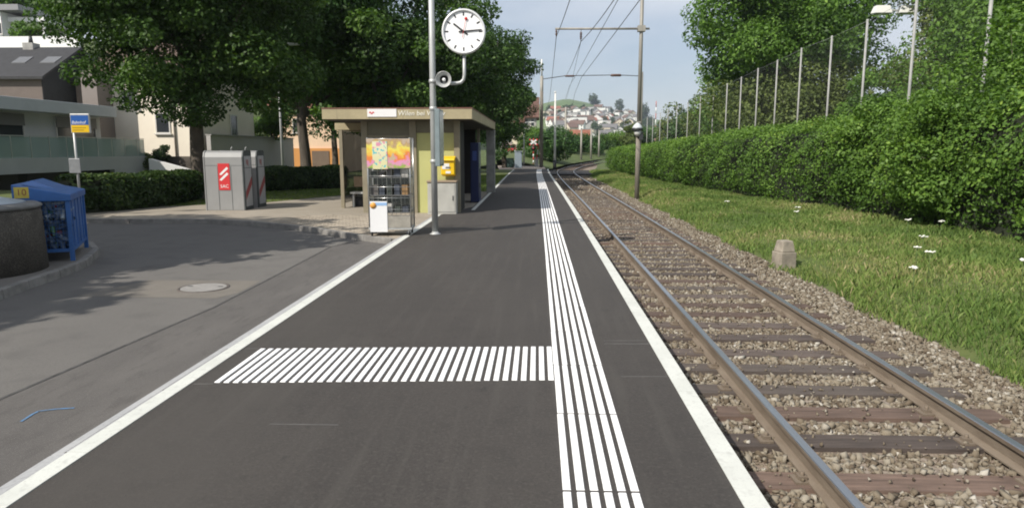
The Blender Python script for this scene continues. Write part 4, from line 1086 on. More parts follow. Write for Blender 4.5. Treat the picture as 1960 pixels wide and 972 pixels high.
def poster_mat(name, stops, scale, blob=None, blob_pos=.55):
    m = bpy.data.materials.new(name); m.use_nodes = True; n, l = m.node_tree.nodes, m.node_tree.links
    b = n['Principled BSDF']; b.inputs['Roughness'].default_value = .35
    tc = n.new('ShaderNodeTexCoord'); sp_ = n.new('ShaderNodeSeparateXYZ'); l.new(tc.outputs['Generated'], sp_.inputs[0])
    nz = n.new('ShaderNodeTexNoise'); nz.inputs['Scale'].default_value = scale; nz.inputs['Detail'].default_value = 2; l.new(tc.outputs['Object'], nz.inputs['Vector'])
    ma = n.new('ShaderNodeMath'); ma.operation = 'MULTIPLY_ADD'; ma.inputs[1].default_value = .7; l.new(nz.outputs['Fac'], ma.inputs[0]); l.new(sp_.outputs[2], ma.inputs[2])
    sb = n.new('ShaderNodeMath'); sb.operation = 'SUBTRACT'; sb.inputs[1].default_value = .35; l.new(ma.outputs[0], sb.inputs[0])
    rp = n.new('ShaderNodeValToRGB'); rp.color_ramp.interpolation = 'EASE'
    while len(rp.color_ramp.elements) < len(stops): rp.color_ramp.elements.new(.5)
    for e, (p, c) in zip(rp.color_ramp.elements, stops): e.position = p; e.color = (*c, 1)
    l.new(sb.outputs[0], rp.inputs['Fac']); src = rp.outputs['Color']
    for bc, bscale in (blob or []):
        nz2 = n.new('ShaderNodeTexNoise'); nz2.inputs['Scale'].default_value = bscale; nz2.inputs['Detail'].default_value = 1; l.new(tc.outputs['Object'], nz2.inputs['Vector'])
        lt = n.new('ShaderNodeMapRange'); lt.inputs['From Min'].default_value = blob_pos; lt.inputs['From Max'].default_value = blob_pos + .05; l.new(nz2.outputs['Fac'], lt.inputs['Value'])
        mx = n.new('ShaderNodeMixRGB'); mx.inputs['Color2'].default_value = (*bc, 1); l.new(lt.outputs['Result'], mx.inputs['Fac']); l.new(src, mx.inputs['Color1']); src = mx.outputs['Color']
    l.new(src, b.inputs['Base Color'])
    return m
pz0, pz1 = 1.31, 1.86
back = MB().box(-RW/2-.01, RW/2+.01, -RD/2-.022, -RD/2-.016, pz0, pz1).build('poster', poster_mat('poster_fruit', [(0, (.30, .42, .08)), (.2, (.72, .30, .48)), (.34, (.75, .22, .05)), (.52, (.80, .50, .08)), (.7, (.78, .68, .12)), (.88, (.45, .30, .16)), (1, (.5, .4, .3))], 9, [((.55, .42, .28), 6.5)], .60), rk)
MB().box(-RW/2+.10, -.02, -RD/2-.030, -RD/2-.024, pz0-.02, pz1-.05).build('poster', poster_mat('poster_pale', [(0, (.70, .66, .36)), (1, (.76, .74, .52))], 4, [((.12, .50, .52), 16.0), ((.70, .30, .40), 11.3)], .57), rk)
bd = MB().box(-RW/2+.02, -.05, -RD/2-.030, -RD/2-.016, .09, .68).build('price_board', mat('board_white', (0.80, 0.80, 0.80), .4), rk)
MB().box(-RW/2+.022, -.052, -RD/2-.034, -RD/2-.0305, .60, .655).build('board_band', mat('board_blue', (0.30, 0.48, 0.75), .5), bd)
MB().lathe([(.06, 0), (.06, .004), (0, .0045)], 20, M=Matrix.Translation((-RW/2+.085, -RD/2-.0345, .60)) @ Mf).build('board_dot', mat('board_orange', (0.70, 0.33, 0.06), .5), bd)
MB().box(-.04, RW/2-.01, -RD/2-.02, -RD/2-.012, .17, .40).build('lower_panel', mat('panel_taupe', (0.30, 0.28, 0.24), .5, var=.2, scale=8), rk)

# ------------------------------------------------------------------ waste containers
wgrey = mat('container_grey', (0.285, 0.285, 0.28), .55, var=.06, scale=2, metal=.1)
wdark = mat('container_dark', (0.06, 0.07, 0.07), .6)
wred = mat('label_red', (0.60, 0.035, 0.04), .5); wwhite = mat('label_white2', (0.78, 0.77, 0.76), .5)
c0, c1 = gp(395, 402, 0), gp(470, 402, 0)
def container(loc, rz, lab, front):
    t = empty('waste_container', loc, rz, lab, 'waste container', 'grey underground waste containers')
    W, D, Ht = 1.08, .62, 1.62
    pr = [(0, 0), (D, 0), (D, Ht - .02), (D - .05, Ht), (.16, Ht), (.05, Ht - .05), (0, Ht - .17)]
    m = MB(); n = len(pr)
    vs = [(.03, y, z) for y, z in pr] + [(W - .03, y, z) for y, z in pr]
    m.add(vs, [tuple(range(n)), tuple(reversed(range(n, 2*n)))] + [(i, n + i, n + (i+1) % n, (i+1) % n) for i in range(n)])
    m.build('body', wgrey, t, bevel=.012)
    for x0 in (0, W - .03):
        pr2 = [(-.012, 0), (D + .012, 0), (D + .012, Ht - .02), (D - .05, Ht + .012), (.15, Ht + .012), (.04, Ht - .03), (-.012, Ht - .16)]
        k = len(pr2); m = MB(); m.add([(x0, y, z) for y, z in pr2] + [(x0 + .029, y, z) for y, z in pr2], [tuple(range(k)), tuple(reversed(range(k, 2*k)))] + [(i, k + i, k + (i+1) % k, (i+1) % k) for i in range(k)])
        m.build('edge_trim', wdark if x0 else wgrey, t)
    for x in (W * .35, W * .68): MB().box(x - .006, x + .006, -.004, .006, .02, Ht - .42).build('front_seam', wdark, t)
    MB().box(.035, W - .035, -.003, .004, Ht - .40, Ht - .392).build('front_seam', wdark, t)
    # right side panel with red slash
    x = W + .001
    MB().box(x, x + .006, .07, D - .05, .10, Ht - .14).build('side_panel', mat('container_side', (0.36, 0.37, 0.38), .5, var=.06, scale=3), t)
    MB().box(x + .006, x + .010, .07, D - .05, Ht - .47, Ht - .455).build('side_seam', wdark, t)
    m = MB(); m.add([(x + .0085, .075, .28), (x + .0085, .075, .50), (x + .0085, D - .055, .92), (x + .0085, D - .055, .70)], [(3, 2, 1, 0)]); m.build('side_stripe', mat('stripe_red', (0.28, 0.045, 0.05), .5), t)
    m = MB()
    for q in range(3): m.box(x + .0065, x + .0095, .20 + q*.06, .25 + q*.06, Ht - .36 - q*.03, Ht - .24)
    m.build('side_print', mat('print_red', (0.30, 0.16, 0.16), .5), t)
    if front:
        sx_2, sz_ = W * .36, .56
        sgn = MB().box(sx_2, sx_2 + .31, -.012, -.005, sz_, sz_ + .72).build('red_sign', wred, t)
        m = MB()
        for k in range(2):
            zc = sz_ + .50 - k * .15
            m.add([(sx_2 + .03, -.0145, zc - .07), (sx_2 + .08, -.0145, zc - .10), (sx_2 + .28, -.0145, zc + .08), (sx_2 + .24, -.0145, zc + .13)], [(0, 1, 2, 3)])
        m.build('sign_arrows', wwhite, sgn)
        put_text('sign_lettering', 'SAC', .125, wwhite, sgn, (sx_2 + .155, -.0125, sz_ + .10), align='CENTER', depth=.002)
    MB().tube([(W*.63, .25, Ht), (W*.63, .25, Ht + .07), (W*.66, .25, Ht + .11)], .012, 6).build('vent', galv, t)
    return t
container((c0.x, c0.y, -.012), R(3), 'grey steel waste container with a red sign on its front beside the maple', True)
d_ = Vector((-math.sin(R(3)), math.cos(R(3)), 0))
container(Vector((c0.x, c0.y, -.012)) + d_ * .95 + Vector((.04, 0, 0)), R(3), 'plain grey waste container standing close behind the one with the red sign', False)

# ------------------------------------------------------------------ recycling island: blue mesh bin and concrete bin
fr0 = gp(140, 497, 0)
ang = math.atan2(.88, 1.72)      # side runs away to the left
bb = empty('bottle_bin', (fr0.x, fr0.y, -.012), ang, 'blue steel mesh bottle bin filled with plastic bottles on the island', 'recycling bin')
bl = mat('bin_blue', (0.028, 0.115, 0.34), .5, var=.15, scale=3, bump=.08)
BW, BD, BH, FT = .62, 1.55, 1.15, .14
# local: x from -BW..0 (front runs left), y 0..BD
for (x, y) in ((0, 0), (-BW, 0), (0, BD), (-BW, BD)):
    MB().box(x - .03, x + .03, y - .03, y + .03, 0, .92).build('corner_post', bl, bb)
for (x0, x1, y0, y1) in ((-BW, 0, -.02, .02), (-BW, 0, BD - .02, BD + .02), (-.02, .02, 0, BD), (-BW - .02, -BW + .02, 0, BD)):
    MB().box(x0, x1, y0, y1, FT, FT + .05).build('bottom_rail', bl, bb)
MB().box(-BW + .02, -.02, .02, BD - .02, FT + .005, FT + .03).build('floor_plate', bl, bb)
# side sheet (right), mesh on the front
MB().box(-.012, .006, .03, BD - .03, FT + .05, .92).build('side_sheet', bl, bb)
for k in range(4): MB().box(.006, .018, .25 + k*.34, .285 + k*.34, FT + .05, .9).build('side_rib', bl, bb)
m = MB()
for i in range(1, 14): m.tube([(-BW + BW*i/14, -.006, FT + .05), (-BW + BW*i/14, -.006, .92)], .003, 4, cap=False)
for i in range(1, 13): m.tube([(-BW, -.006, FT + .05 + .77*i/13), (0, -.006, FT + .05 + .77*i/13)], .003, 4, cap=False)
m.build('front_mesh', bl, bb)['kind'] = 'stuff'
m = MB()
lid_b = [(-BW - .05, -.06, .90), (.05, -.06, .90), (.05, BD + .05, .90), (-BW - .05, BD + .05, .90)]
m.hexa(lid_b, [(-BW - .05, -.06, 1.16), (.05, -.06, 1.00), (.05, BD + .05, 1.00), (-BW - .05, BD + .05, 1.16)])
lid = m.build('lid', bl, bb, bevel=.015)
MB().hexa([(-BW + .04, .12, 1.152), (-.10, .12, 1.027), (-.10, BD - .15, 1.027), (-BW + .04, BD - .15, 1.152)], [(-BW + .14, .3, 1.20), (-.22, .3, 1.09), (-.22, BD - .3, 1.09), (-BW + .14, BD - .3, 1.20)]).build('lid_hatch', mat('hatch_blue', (0.05, 0.14, 0.38), .4), lid)
stk = MB().box(-BW - .02, -BW + .16, -.066, -.0605, .96, 1.12).build('sticker', mat('sticker_yellow', (0.52, 0.40, 0.06), .5, var=.15, scale=10), lid)
put_text('sticker_print', '10', .13, mat('sticker_red', (0.25, 0.06, 0.03), .5), stk, (-BW + .07, -.067, 1.04), align='CENTER', depth=.001)
# bottles behind the mesh: a heap nobody could count
g = np.random.default_rng(14); Vb, Fb, Tb = [], [], []
for i in range(330):
    c = np.array([-BW + .07 + (BW - .14)*g.random(), .06 + .42*g.random(), FT + .08 + .66*g.random()])
    a = g.normal(size=3); a /= np.linalg.norm(a); u_ = np.cross(a, [0.3, .5, .8]); u_ /= np.linalg.norm(u_); v_ = np.cross(a, u_)
    base = sum(len(x) for x in Vb); n = 6; ring = []
    for (t, r_) in ((-.11, .035), (.04, .035), (.09, .014), (.12, .014)):
        for k in range(n):
            th_ = 2*np.pi*k/n; ring.append(c + a*t + (u_*np.cos(th_) + v_*np.sin(th_))*r_)
    Vb.append(np.array(ring))
    for s_ in range(3):
        for k in range(n): Fb.append((base + s_*n + k, base + s_*n + (k+1) % n, base + (s_+1)*n + (k+1) % n, base + (s_+1)*n + k))
    Tb += [g.random()] * 18
bt = link('plastic_bottles', np_mesh('plastic_bottles', np.concatenate(Vb), np.array(Fb), tint_mat('bottle_plastic', [(0, (.03, .06, .12)), (.45, (.20, .26, .34)), (.75, (.45, .5, .55)), (.9, (.10, .25, .12)), (1, (.35, .06, .08))], .2), np.array(Tb)))
bt.location = bb.location; bt.rotation_euler = bb.rotation_euler
tag(bt, 'heap of crushed plastic bottles inside the blue mesh bin', 'bottles', kind='stuff')
# round concrete bin
cb_ = empty('concrete_bin', (-7.86, 9.0, -.012), 0, 'round dark concrete container with a pale sloping lid beside the blue bin', 'concrete bin')
dconc = layered('exposed_aggregate', (0.075, 0.068, 0.058), [(70, 3, .45, .65, (0.16, 0.145, 0.125), .9, None), (4, 4, .45, .7, (0.05, 0.045, 0.04), .6, None)], rough=.95, bump=.8, bscale=70)
MB().lathe([(.99, 0), (.97, .80), (.95, .86)], 40).build('wall', dconc, cb_)
MB().lathe([(.97, .862), (.985, .90), (.93, .93), (.80, .935)], 40).build('rim', mat('rim_concrete', (0.17, 0.17, 0.165), .9, var=.2, scale=5), cb_)
MB().lathe([(.80, .936), (.78, .95), (.45, 1.02), (.16, 1.05), (0, 1.052)], 40).build('lid', mat('lid_metal', (0.38, 0.43, 0.48), .4, var=.1, scale=3, metal=.3), cb_)
MB().lathe([(.20, 1.04), (.20, 1.07), (.10, 1.09), (0, 1.09)], 20).build('lid_cap', dark_metal, cb_)

# ------------------------------------------------------------------ bus stop sign
bp_ = at(146, 300, 16.9)
bsn = empty('bus_stop_sign', (bp_.x, 16.9, -.02), 0, 'blue and yellow bus stop sign on a thin grey pole behind the blue bin', 'bus stop sign')
zs1, zs0, zsm = at(165, 218, 16.9).z, at(165, 252, 16.9).z, at(165, 238, 16.9).z
MB().tube([(0, 0, 0), (0, 0, zs1 + .02)], .03, 10).build('pole', galv, bsn)
MB().box(-.05, .43, -.03, .03, zs0 - .02, zs1 + .02).build('sign_frame', galv, bsn, bevel=.01)
bs1 = MB().box(-.03, .41, -.036, -.031, zsm, zs1 - .02).build('blue_panel', mat('sign_blue', (0.02, 0.10, 0.36), .4), bsn)
MB().box(-.03, .41, -.036, -.031, zs0, zsm - .002).build('yellow_panel', mat('sign_yellow', (0.75, 0.48, 0.01), .4), bsn)
put_text('sign_lettering', 'Bahnhof', .105, wwhite, bs1, (-.01, -.0365, zsm + .06), shear=.15, depth=.001)
m = MB()
for i, (a, w) in enumerate(((.0, .34), (.0, .28))): m.box(a, a + w, -.038, -.0365, zs0 + .10 - i*.055, zs0 + .115 - i*.055)
m.build('sign_print', mat('sign_dark', (0.25, 0.15, 0.02), .5), bsn)
MB().box(-.17, .12, -.06, -.035, at(150, 330, 16.9).z, at(150, 302, 16.9).z).build('timetable_board', mat('board_grey', (0.22, 0.23, 0.24), .35, var=.2, scale=8), bsn, bevel=.01)
# ------------------------------------------------------------------ lamp posts
def lamp_post(px, py_top, Y, lab, zb0=0.0, r_=.06, arm=.5):
    p = at(px, py_top, Y)
    t = empty('lamp_post', (p.x, Y, zb0), 0, lab, 'lamp post')
    h = p.z - zb0
    MB().tube([(0, 0, -.2), (0, 0, h)], [r_, r_ * .6], 10).build('pole', galv, t)
    MB().tube([(0, 0, h - .02), (arm * .5, 0, h + .08), (arm, 0, h + .1)], r_ * .5, 8).build('arm', galv, t)
    MB().hexa([(arm - .05, -.12, h + .05), (arm + .5, -.1, h + .07), (arm + .5, .1, h + .07), (arm - .05, .12, h + .05)], [(arm, -.08, h + .16), (arm + .45, -.06, h + .14), (arm + .45, .06, h + .14), (arm, .08, h + .16)]).build('lamp_head', mat('lamp_head', (0.5, 0.51, 0.5), .4), t)
    return t
lamp_post(530, 90, 30, 'thin grey street lamp behind the low hedge near the orange house')
lamp_post(1003, 236, 66, 'pale street lamp beside the grey cabinet at the platform end', rise(66) - .2, .08)
fp = at(1702, 17, 40)
t = empty('floodlight', (fp.x + 1.9, 40, -.1), 0, 'sports floodlight head on a tall mast behind the fence', 'floodlight')
MB().tube([(0, 0, -.2), (0, 0, fp.z)], [.13, .08], 10).build('mast', galv, t)
MB().tube([(-2.6, 0, fp.z), (.3, 0, fp.z)], .05, 8).build('crossbar', galv, t)
fh = mat('floodlight_housing', (0.72, 0.72, 0.68), .5)
for dx in (-2.3, -.95):
    f_ = MB().hexa([(dx - .45, -.30, fp.z - .16), (dx + .45, -.30, fp.z - .16), (dx + .45, .3, fp.z - .1), (dx - .45, .3, fp.z - .1)], [(dx - .35, -.2, fp.z + .24), (dx + .35, -.2, fp.z + .24), (dx + .35, .2, fp.z + .24), (dx - .35, .2, fp.z + .24)]).build('lamp_housing', fh, t)
    MB().box(dx - .42, dx + .42, -.27, .27, fp.z - .19, fp.z - .165).build('lamp_glass', mat('lamp_glass', (0.2, 0.21, 0.2), .2), f_)

# ------------------------------------------------------------------ overhead line
mst = gp(1219, 376, -.42)
MYY = mst.y
mast = empty('catenary_mast', mst, 0, 'grey steel overhead line mast with long cantilever arm standing in the verge', 'catenary mast')
m = MB(); m.tube([(0, 0, -.3), (0, 0, 3.2)], .108, 14); m.build('base_tube', mast_wood, mast)
m = MB(); m.tube([(0, 0, 3.2), (0, 0, 10.2)], [.09, .07], 12); m.build('upper_tube', mast_steel, mast)
MB().lathe([(.11, 3.14), (.12, 3.18), (.115, 3.24), (.09, 3.27)], 14).build('collar', mast_steel, mast)
zar = at(1150, 56, MYY).z - mst.z; xe = at(1065, 56, MYY).x - mst.x
MB().tube([(.35, 0, zar), (xe - .05, 0, zar + .02)], .045, 10).build('cantilever', mast_steel, mast)
MB().box(-.16, .16, -.14, .14, zar - .12, zar + .12).build('arm_clamp', mast_steel, mast)
ins = mat('insulator_brown', (0.10, 0.05, 0.03), .3)
xi = at(1112, 70, MYY).x - mst.x; zi = at(1112, 80, MYY).z - mst.z
m = MB(); m.tube([(xi, 0, zar), (xi, 0, zar - .15)], .012, 6)
prf = [(.02, zar - .12)]
for k in range(4): prf += [(.06, zar - .18 - k*.07), (.022, zar - .20 - k*.07)]
prf += [(.015, zi)]
m.lathe(prf, 12, M=Matrix.Translation((xi, 0, 0))); m.build('insulator', ins, mast)
m = MB(); m.lathe([(.015, zar - .02), (.05, zar - .1), (.02, zar - .14), (.05, zar - .2), (.015, zar - .32)], 10, M=Matrix.Translation((xe, 0, 0))); m.build('insulator', ins, mast)
# lamp / signal box on the mast
zl = at(1218, 246, MYY).z - mst.z
lb_ = MB(); lb_.lathe([(.22, -.07), (.23, -.02), (.18, .09), (.09, .18), (.04, .21)], 20, M=Matrix.Translation((-.08, -.16, zl + .02)))
sgb = lb_.build('lamp_hood', mat('hood_grey', (0.55, 0.58, 0.60), .4), mast)
MB().lathe([(.222, -.105), (.24, -.095), (.235, .0), (.22, .008)], 20, M=Matrix.Translation((-.08, -.16, zl + .01))).build('hood_band', dark_metal, sgb)
MB().lathe([(.07, -.32), (.15, -.22), (.17, -.09)], 16, M=Matrix.Translation((-.06, -.16, zl - .02))).build('lamp_bowl', mat('bowl_pale', (0.6, 0.6, 0.57), .3), sgb)
MB().box(.0, .17, -.26, -.09, zl - .50, zl - .16).build('control_box', dark_metal, mast, bevel=.01)

def mast2(px, py_top, Y, lab, r_, mt, zb0, nm='line_mast', taper=.75):
    p = at(px, py_top, Y)
    t = empty(nm, (p.x, Y, zb0), 0, lab, 'mast')
    MB().tube([(0, 0, -.4), (0, 0, p.z - zb0)], [r_, r_ * taper], 10).build('pole', mt, t)
    return t, p
white_pole = mat('white_pole', (0.72, 0.72, 0.68), .5, var=.08, scale=2)
lm, lmp = mast2(1037, 146, 63, 'brown timber overhead line mast at the far end of the platform', .19, mast_wood, .0)
MB().tube([(0, 0, 5.6), (0, 0, lmp.z - .0)], .15, 10).build('upper_sleeve', mast_steel, lm)
MB().tube([(0, 0, lmp.z), (-.02, 0, at(1036, 114, 63).z)], .07, 8).build('white_extension', white_pole, lm)
wp, _ = mast2(1063, 175, 64, 'tall white pole with dark foot beside the level crossing', .12, white_pole, .1, 'white_pole')
MB().tube([(0, 0, -.3), (0, 0, .55)], .16, 10).build('dark_foot', dark_metal, wp)
rm, rmp = mast2(1229, 138, 64, 'far overhead line mast standing in line behind the near one', .15, mast_steel, -.1)
labs = ('grey line mast with short crossarm beside the track bend', 'slim grey mast standing on the bank past the track bend', 'slim grey mast beside the gap in the hedge', 'last grey mast seen between the mesh fence and the bend')
for i, (px, pt, Y) in enumerate(((1083, 205, 84), (1113, 248, 90), (1132, 246, 94), (1147, 250, 100))):
    t, p = mast2(px, pt, Y, labs[i], .15, mast_steel, rise(Y) - .3)
    if i == 0: MB().tube([(-.9, 0, p.z - rise(Y)), (.9, 0, p.z - rise(Y))], .06, 8).build('crossarm', mast_steel, t)
def wire(name, lab, pts, r_=.012, sag=0.0, cat='wire', group=None):
    P = []
    for a, b in zip(pts[:-1], pts[1:]):
        a, b = Vector(a), Vector(b); n = 14
        for i in range(n + (1 if b == Vector(pts[-1]) else 0)):
            t = i / n; q = a.lerp(b, t); q.z -= sag * 4 * t * (1 - t); P.append(q)
    o = MB().tube(P, r_, 6).build(name, wire_mat)
    return tag(o, lab, cat, group)
aE = Vector((mst.x + xe, MYY, mst.z + zar - .30)); bE = Vector((mst.x + xi, MYY, mst.z + zi))
def ext(p_px, Z): return at(*p_px, Z)
wire('feeder_wire', 'thin feeder wire hung from the tip of the cantilever arm', [at(1108, -55, 19), aE, at(1052, 190, 70), at(1043, 215, 100)], .013, .10)
wire('messenger_wire', 'messenger wire hung from the insulator under the cantilever arm', [at(1230, -85, 16), bE, at(1083, 146, 63)], .013, .15)
wire('contact_wire', 'lowest contact wire running above the track centre', [at(1335, -150, 11.5), at(1225, 0, 18.4), at(1112, 150, 38), at(1100, 180, 52), at(1096, 200, 70)], .011, .0)
wire('contact_wire', 'second contact wire running left of the lowest one above the track', [at(1255, -150, 13), at(1183, 0, 20.5), at(1112, 128, 40), at(1090, 165, 55), at(1082, 190, 75)], .011, .0)
wire('dropper_wire', 'short slanting wire from the insulator to the far span', [bE, at(1096, 150, 50), at(1084, 190, 75)], .009, .0)
sp0 = Vector((lmp.x, 63, at(1037, 152, 63).z)); 
wire('span_wire', 'horizontal span wire between the timber mast and the far mast', [sp0, at(1082, 145.5, 63.3), at(1180, 144, 63.8), at(1229, 146, 64)], .035, .0)
p = at(1179, 144.5, 63.8)
o = MB().lathe([(.03, -.5), (.11, -.4), (.11, .4), (.03, .5)], 10, M=Matrix.Translation(p) @ Matrix.Rotation(R(90), 4, 'Y')).build('span_insulator', ins); tag(o, 'brown insulator in the horizontal span wire', 'insulator')
p = at(1083, 146, 63.3)
o = MB().lathe([(.03, -.45), (.08, -.35), (.08, .35), (.03, .45)], 10, M=Matrix.Translation(p + Vector((.35, 0, 0))) @ Matrix.Rotation(R(90), 4, 'Y')).build('span_insulator', ins); tag(o, 'small insulator where the messenger wire meets the span wire', 'insulator')

# ------------------------------------------------------------------ buildings
win_glass = mat('window_glass', (0.035, 0.04, 0.045), .12, spec=.6)
win_frame = mat('window_frame', (0.62, 0.60, 0.56), .5)
shutter_m = mat('roller_shutter', (0.17, 0.165, 0.16), .6)
def gable_house(name, lab, x0, x1, y0, y1, zb0, eave, ridge, wall_m, roof_m, wins=(), over=.35, gable_m=None, group=None, cat='house', chimney=None, skylights=(), thick=.18):
    """ridge along x; wins: (face, a0, a1, z0, z1) with face 'f' (towards -Y, a = x) or 'r' (towards +X, a = y)"""
    t = empty(name, ((x0+x1)/2, (y0+y1)/2, zb0), 0, lab, cat, group); ox, oy, oz = t.location
    ym = (y0 + y1) / 2
    m = MB(); m.box(x0-ox, x1-ox, y0-oy, y1-oy, -.5, eave-oz); m.build('wall', wall_m, t)
    for xa in (x0, x1 - .2):
        m = MB(); m.add([(xa-ox, y0-oy, eave-oz), (xa-ox, y1-oy, eave-oz), (xa-ox, ym-oy, ridge-oz-.02), (xa+.2-ox, y0-oy, eave-oz), (xa+.2-ox, y1-oy, eave-oz), (xa+.2-ox, ym-oy, ridge-oz-.02)], [(0, 2, 1), (3, 4, 5), (0, 3, 5, 2), (1, 2, 5, 4), (0, 1, 4, 3)])
        m.build('gable', gable_m or wall_m, t)
    sl = (ridge - eave) / (ym - y0)
    m = MB()
    for s_ in (-1, 1):
        ye = (y0 - over) if s_ < 0 else (y1 + over); ze = eave - sl * over
        a, b = x0 - over - ox, x1 + over - ox
        q = [(a, ye-oy, ze-oz), (b, ye-oy, ze-oz), (b, ym-oy, ridge-oz), (a, ym-oy, ridge-oz)]
        if s_ > 0: q = [q[1], q[0], q[3], q[2]]
        m.hexa(q, [(p[0], p[1], p[2] + thick) for p in q])
    rf = m.build('roof', roof_m, t)
    if chimney:
        cx_, w_, h_ = chimney; c_ = MB().box(cx_-ox-w_/2, cx_-ox+w_/2, ym-oy-w_/2, ym-oy+w_/2, ridge-oz-.6, ridge-oz+h_).build('chimney', concrete, rf)
        MB().tube([(cx_-ox, ym-oy, ridge-oz+h_), (cx_-ox, ym-oy, ridge-oz+h_+.5)], [.16, .1], 8).build('chimney_cowl', dark_metal, rf)
    for (xa, xb, f0, f1) in skylights:
        p = []
        for f, in ((f0,), (f1,)):
            yy = y0 + (ym - y0) * f; zz = eave + (ridge - eave) * f + thick + .05
            p.append((yy-oy, zz-oz))
        MB().hexa([(xa-ox, p[0][0], p[0][1]-.2), (xb-ox, p[0][0], p[0][1]-.2), (xb-ox, p[1][0], p[1][1]-.2), (xa-ox, p[1][0], p[1][1]-.2)], [(xa-ox, p[0][0], p[0][1]), (xb-ox, p[0][0], p[0][1]), (xb-ox, p[1][0], p[1][1]), (xa-ox, p[1][0], p[1][1])]).build('skylight', mat('skylight', (0.13, 0.13, 0.13), .2), rf)
    for (fc, a0, a1, z0, z1) in wins: window(t, fc, a0, a1, z0, z1, y0 if fc == 'f' else x1)
    return t
def window(t, fc, a0, a1, z0, z1, plane, pane=None, fw=.07):
    ox, oy, oz = t.location
    def bx(m, u0, u1, v0, v1, d0, d1):
        if fc == 'f': m.box(u0-ox, u1-ox, plane-d1-oy, plane-d0-oy, v0-oz, v1-oz)
        else: m.box(plane+d0-ox, plane+d1-ox, u0-oy, u1-oy, v0-oz, v1-oz)
    m = MB(); bx(m, a0, a0+fw, z0, z1, .003, .06); bx(m, a1-fw, a1, z0, z1, .003, .06); bx(m, a0+fw, a1-fw, z0, z0+fw, .003, .06); bx(m, a0+fw, a1-fw, z1-fw, z1, .003, .06)
    w = m.build('window', win_frame, t)
    m = MB(); bx(m, a0+fw, a1-fw, z0+fw, z1-fw, .003, .02); m.build('pane', pane or win_glass, w)
    m = MB(); bx(m, a0-.08, a1+.08, z0-.06, z0-.002, .003, .13); m.build('sill', win_frame, w)
    return w

# white terrace house with glass balustrade (facade faces +X)
XW, XF = -22.0, -23.7
render_w = mat('render_white', (0.56, 0.56, 0.55), .85, var=.06, scale=.8)
render_g = mat('render_grey', (0.42, 0.43, 0.44), .85, var=.06, scale=.8)
def yat(px, x): return x * 1320 / (px - 1030) 
th_ = empty('terrace_house', (XF, 33, 0), 0, 'white flat roofed terrace house with glass balustrade above a grey wall', 'house')
def tb(name, mt, x0, x1, y0, y1, z0, z1, parent=None, bevel=0): return MB().box(x0 - XF, x1 - XF, y0 - 33, y1 - 33, z0, z1).build(name, mt, parent or th_, bevel=bevel)
Y0, Y1 = 21.5, yat(272, XW)
tb('terrace_wall', render_g, XW - .25, XW, Y0, Y1, .62, 1.28)
tb('terrace_slab', concrete, XF, XW - .252, Y0, Y1, 1.0, 1.2)
tb('garage_wall', mat('garage_dark', (0.05, 0.048, 0.046), .8), XW - 1.2, XW - 1.0, Y0, Y1, -.3, .998)
for k in range(4): tb('garage_door', mat('garage_door', (0.085, 0.08, 0.078), .7, var=.1, scale=2), XW - .999, XW - .96, Y0 + .5 + k * 4.2, Y0 + 4.1 + k * 4.2, -.25, .60)
tb('wall_footing', render_g, XW - .25, XW, Y1 - 3.0, Y1, -.3, .618)
tb('end_wall', render_g, XF, XW, Y1, Y1 + .2, -.3, 1.28)
bg = glass_mat('balustrade_glass', (0.30, 0.40, 0.39), .62, .08)
yy = Y0
while yy < Y1 - .1:
    y2 = min(yy + 1.15, Y1)
    tb('glass_panel', bg, XW - .06, XW - .045, yy + .02, y2 - .02, 1.22, 2.18); tb('balustrade_post', galv, XW - .07, XW - .035, yy - .02, yy + .02, 1.2, 2.2)
    yy = y2
tb('hand_rail', galv, XW - .075, XW - .03, Y0, Y1, 2.2, 2.24)
YE = yat(186, XF)
tb('wall', render_w, XF - 6, XF, Y0, YE, 1.2, 3.36)
tb('roof_slab', mat('roof_edge_grey', (0.46, 0.48, 0.51), .7, var=.05, scale=1), XF - 6.3, XF + .75, Y0, YE + .4, 3.362, 3.92, bevel=.02)
for (p0, p1) in ((-60, 34), (97, 176)):
    a0_, a1_ = yat(p0, XF), yat(p1, XF)
    w = window(th_, 'r', a0_, a1_, 1.25, 3.2, XF); 
    MB().box(.065, .10, a0_ - 33, a1_ - 33, 2.72, 3.25).build('blind', shutter_m, w)
# planting on the terrace
for i, (px, Y, rr) in enumerate(((205, 39.8, .5), (228, 40.4, .55), (250, 40.6, .6), (268, 40.8, .45))):
    p = at(px, 262, Y); tree('terrace_shrub', 'small dark clipped shrub in the row along the terrace edge', 'shrub', (p.x, Y, 1.0), .25, (0, 0, .75), (rr * .8, rr * .8, .55), 16, 1800, .11, 'dark', 90 + i, .03, 'shrubs on the terrace', lobe_r=.5)
tr_wall = mat('retaining_dark', (0.09, 0.075, 0.06), .9, var=.3, scale=2)
g0, g1 = at(262, 330, 39.2), at(375, 330, 39.2)
o = MB().box(g0.x, g1.x, 39.0, 39.4, -.3, 1.25).build('garden_wall', tr_wall); tag(o, 'dark stone garden wall in front of the cream house', 'wall')
q0, q1, q2, q3 = at(298, 333, 38.0), at(345, 333, 37.0), at(362, 326, 37.0), at(315, 305, 38.2)
o = MB().hexa([(q0.x, 37.4, -.3), (q2.x, 37.4, -.3), (q2.x, 37.8, -.3), (q0.x, 37.8, -.3)], [(q0.x, 37.4, at(305, 304, 37.5).z), (q2.x, 37.4, at(362, 327, 37.5).z), (q2.x, 37.8, at(362, 327, 37.5).z), (q0.x, 37.8, at(305, 304, 37.5).z)]).build('ramp_wall', mat('ramp_white', (0.66, 0.65, 0.63), .8)); tag(o, 'sloping white ramp wall behind the low hedge', 'wall')
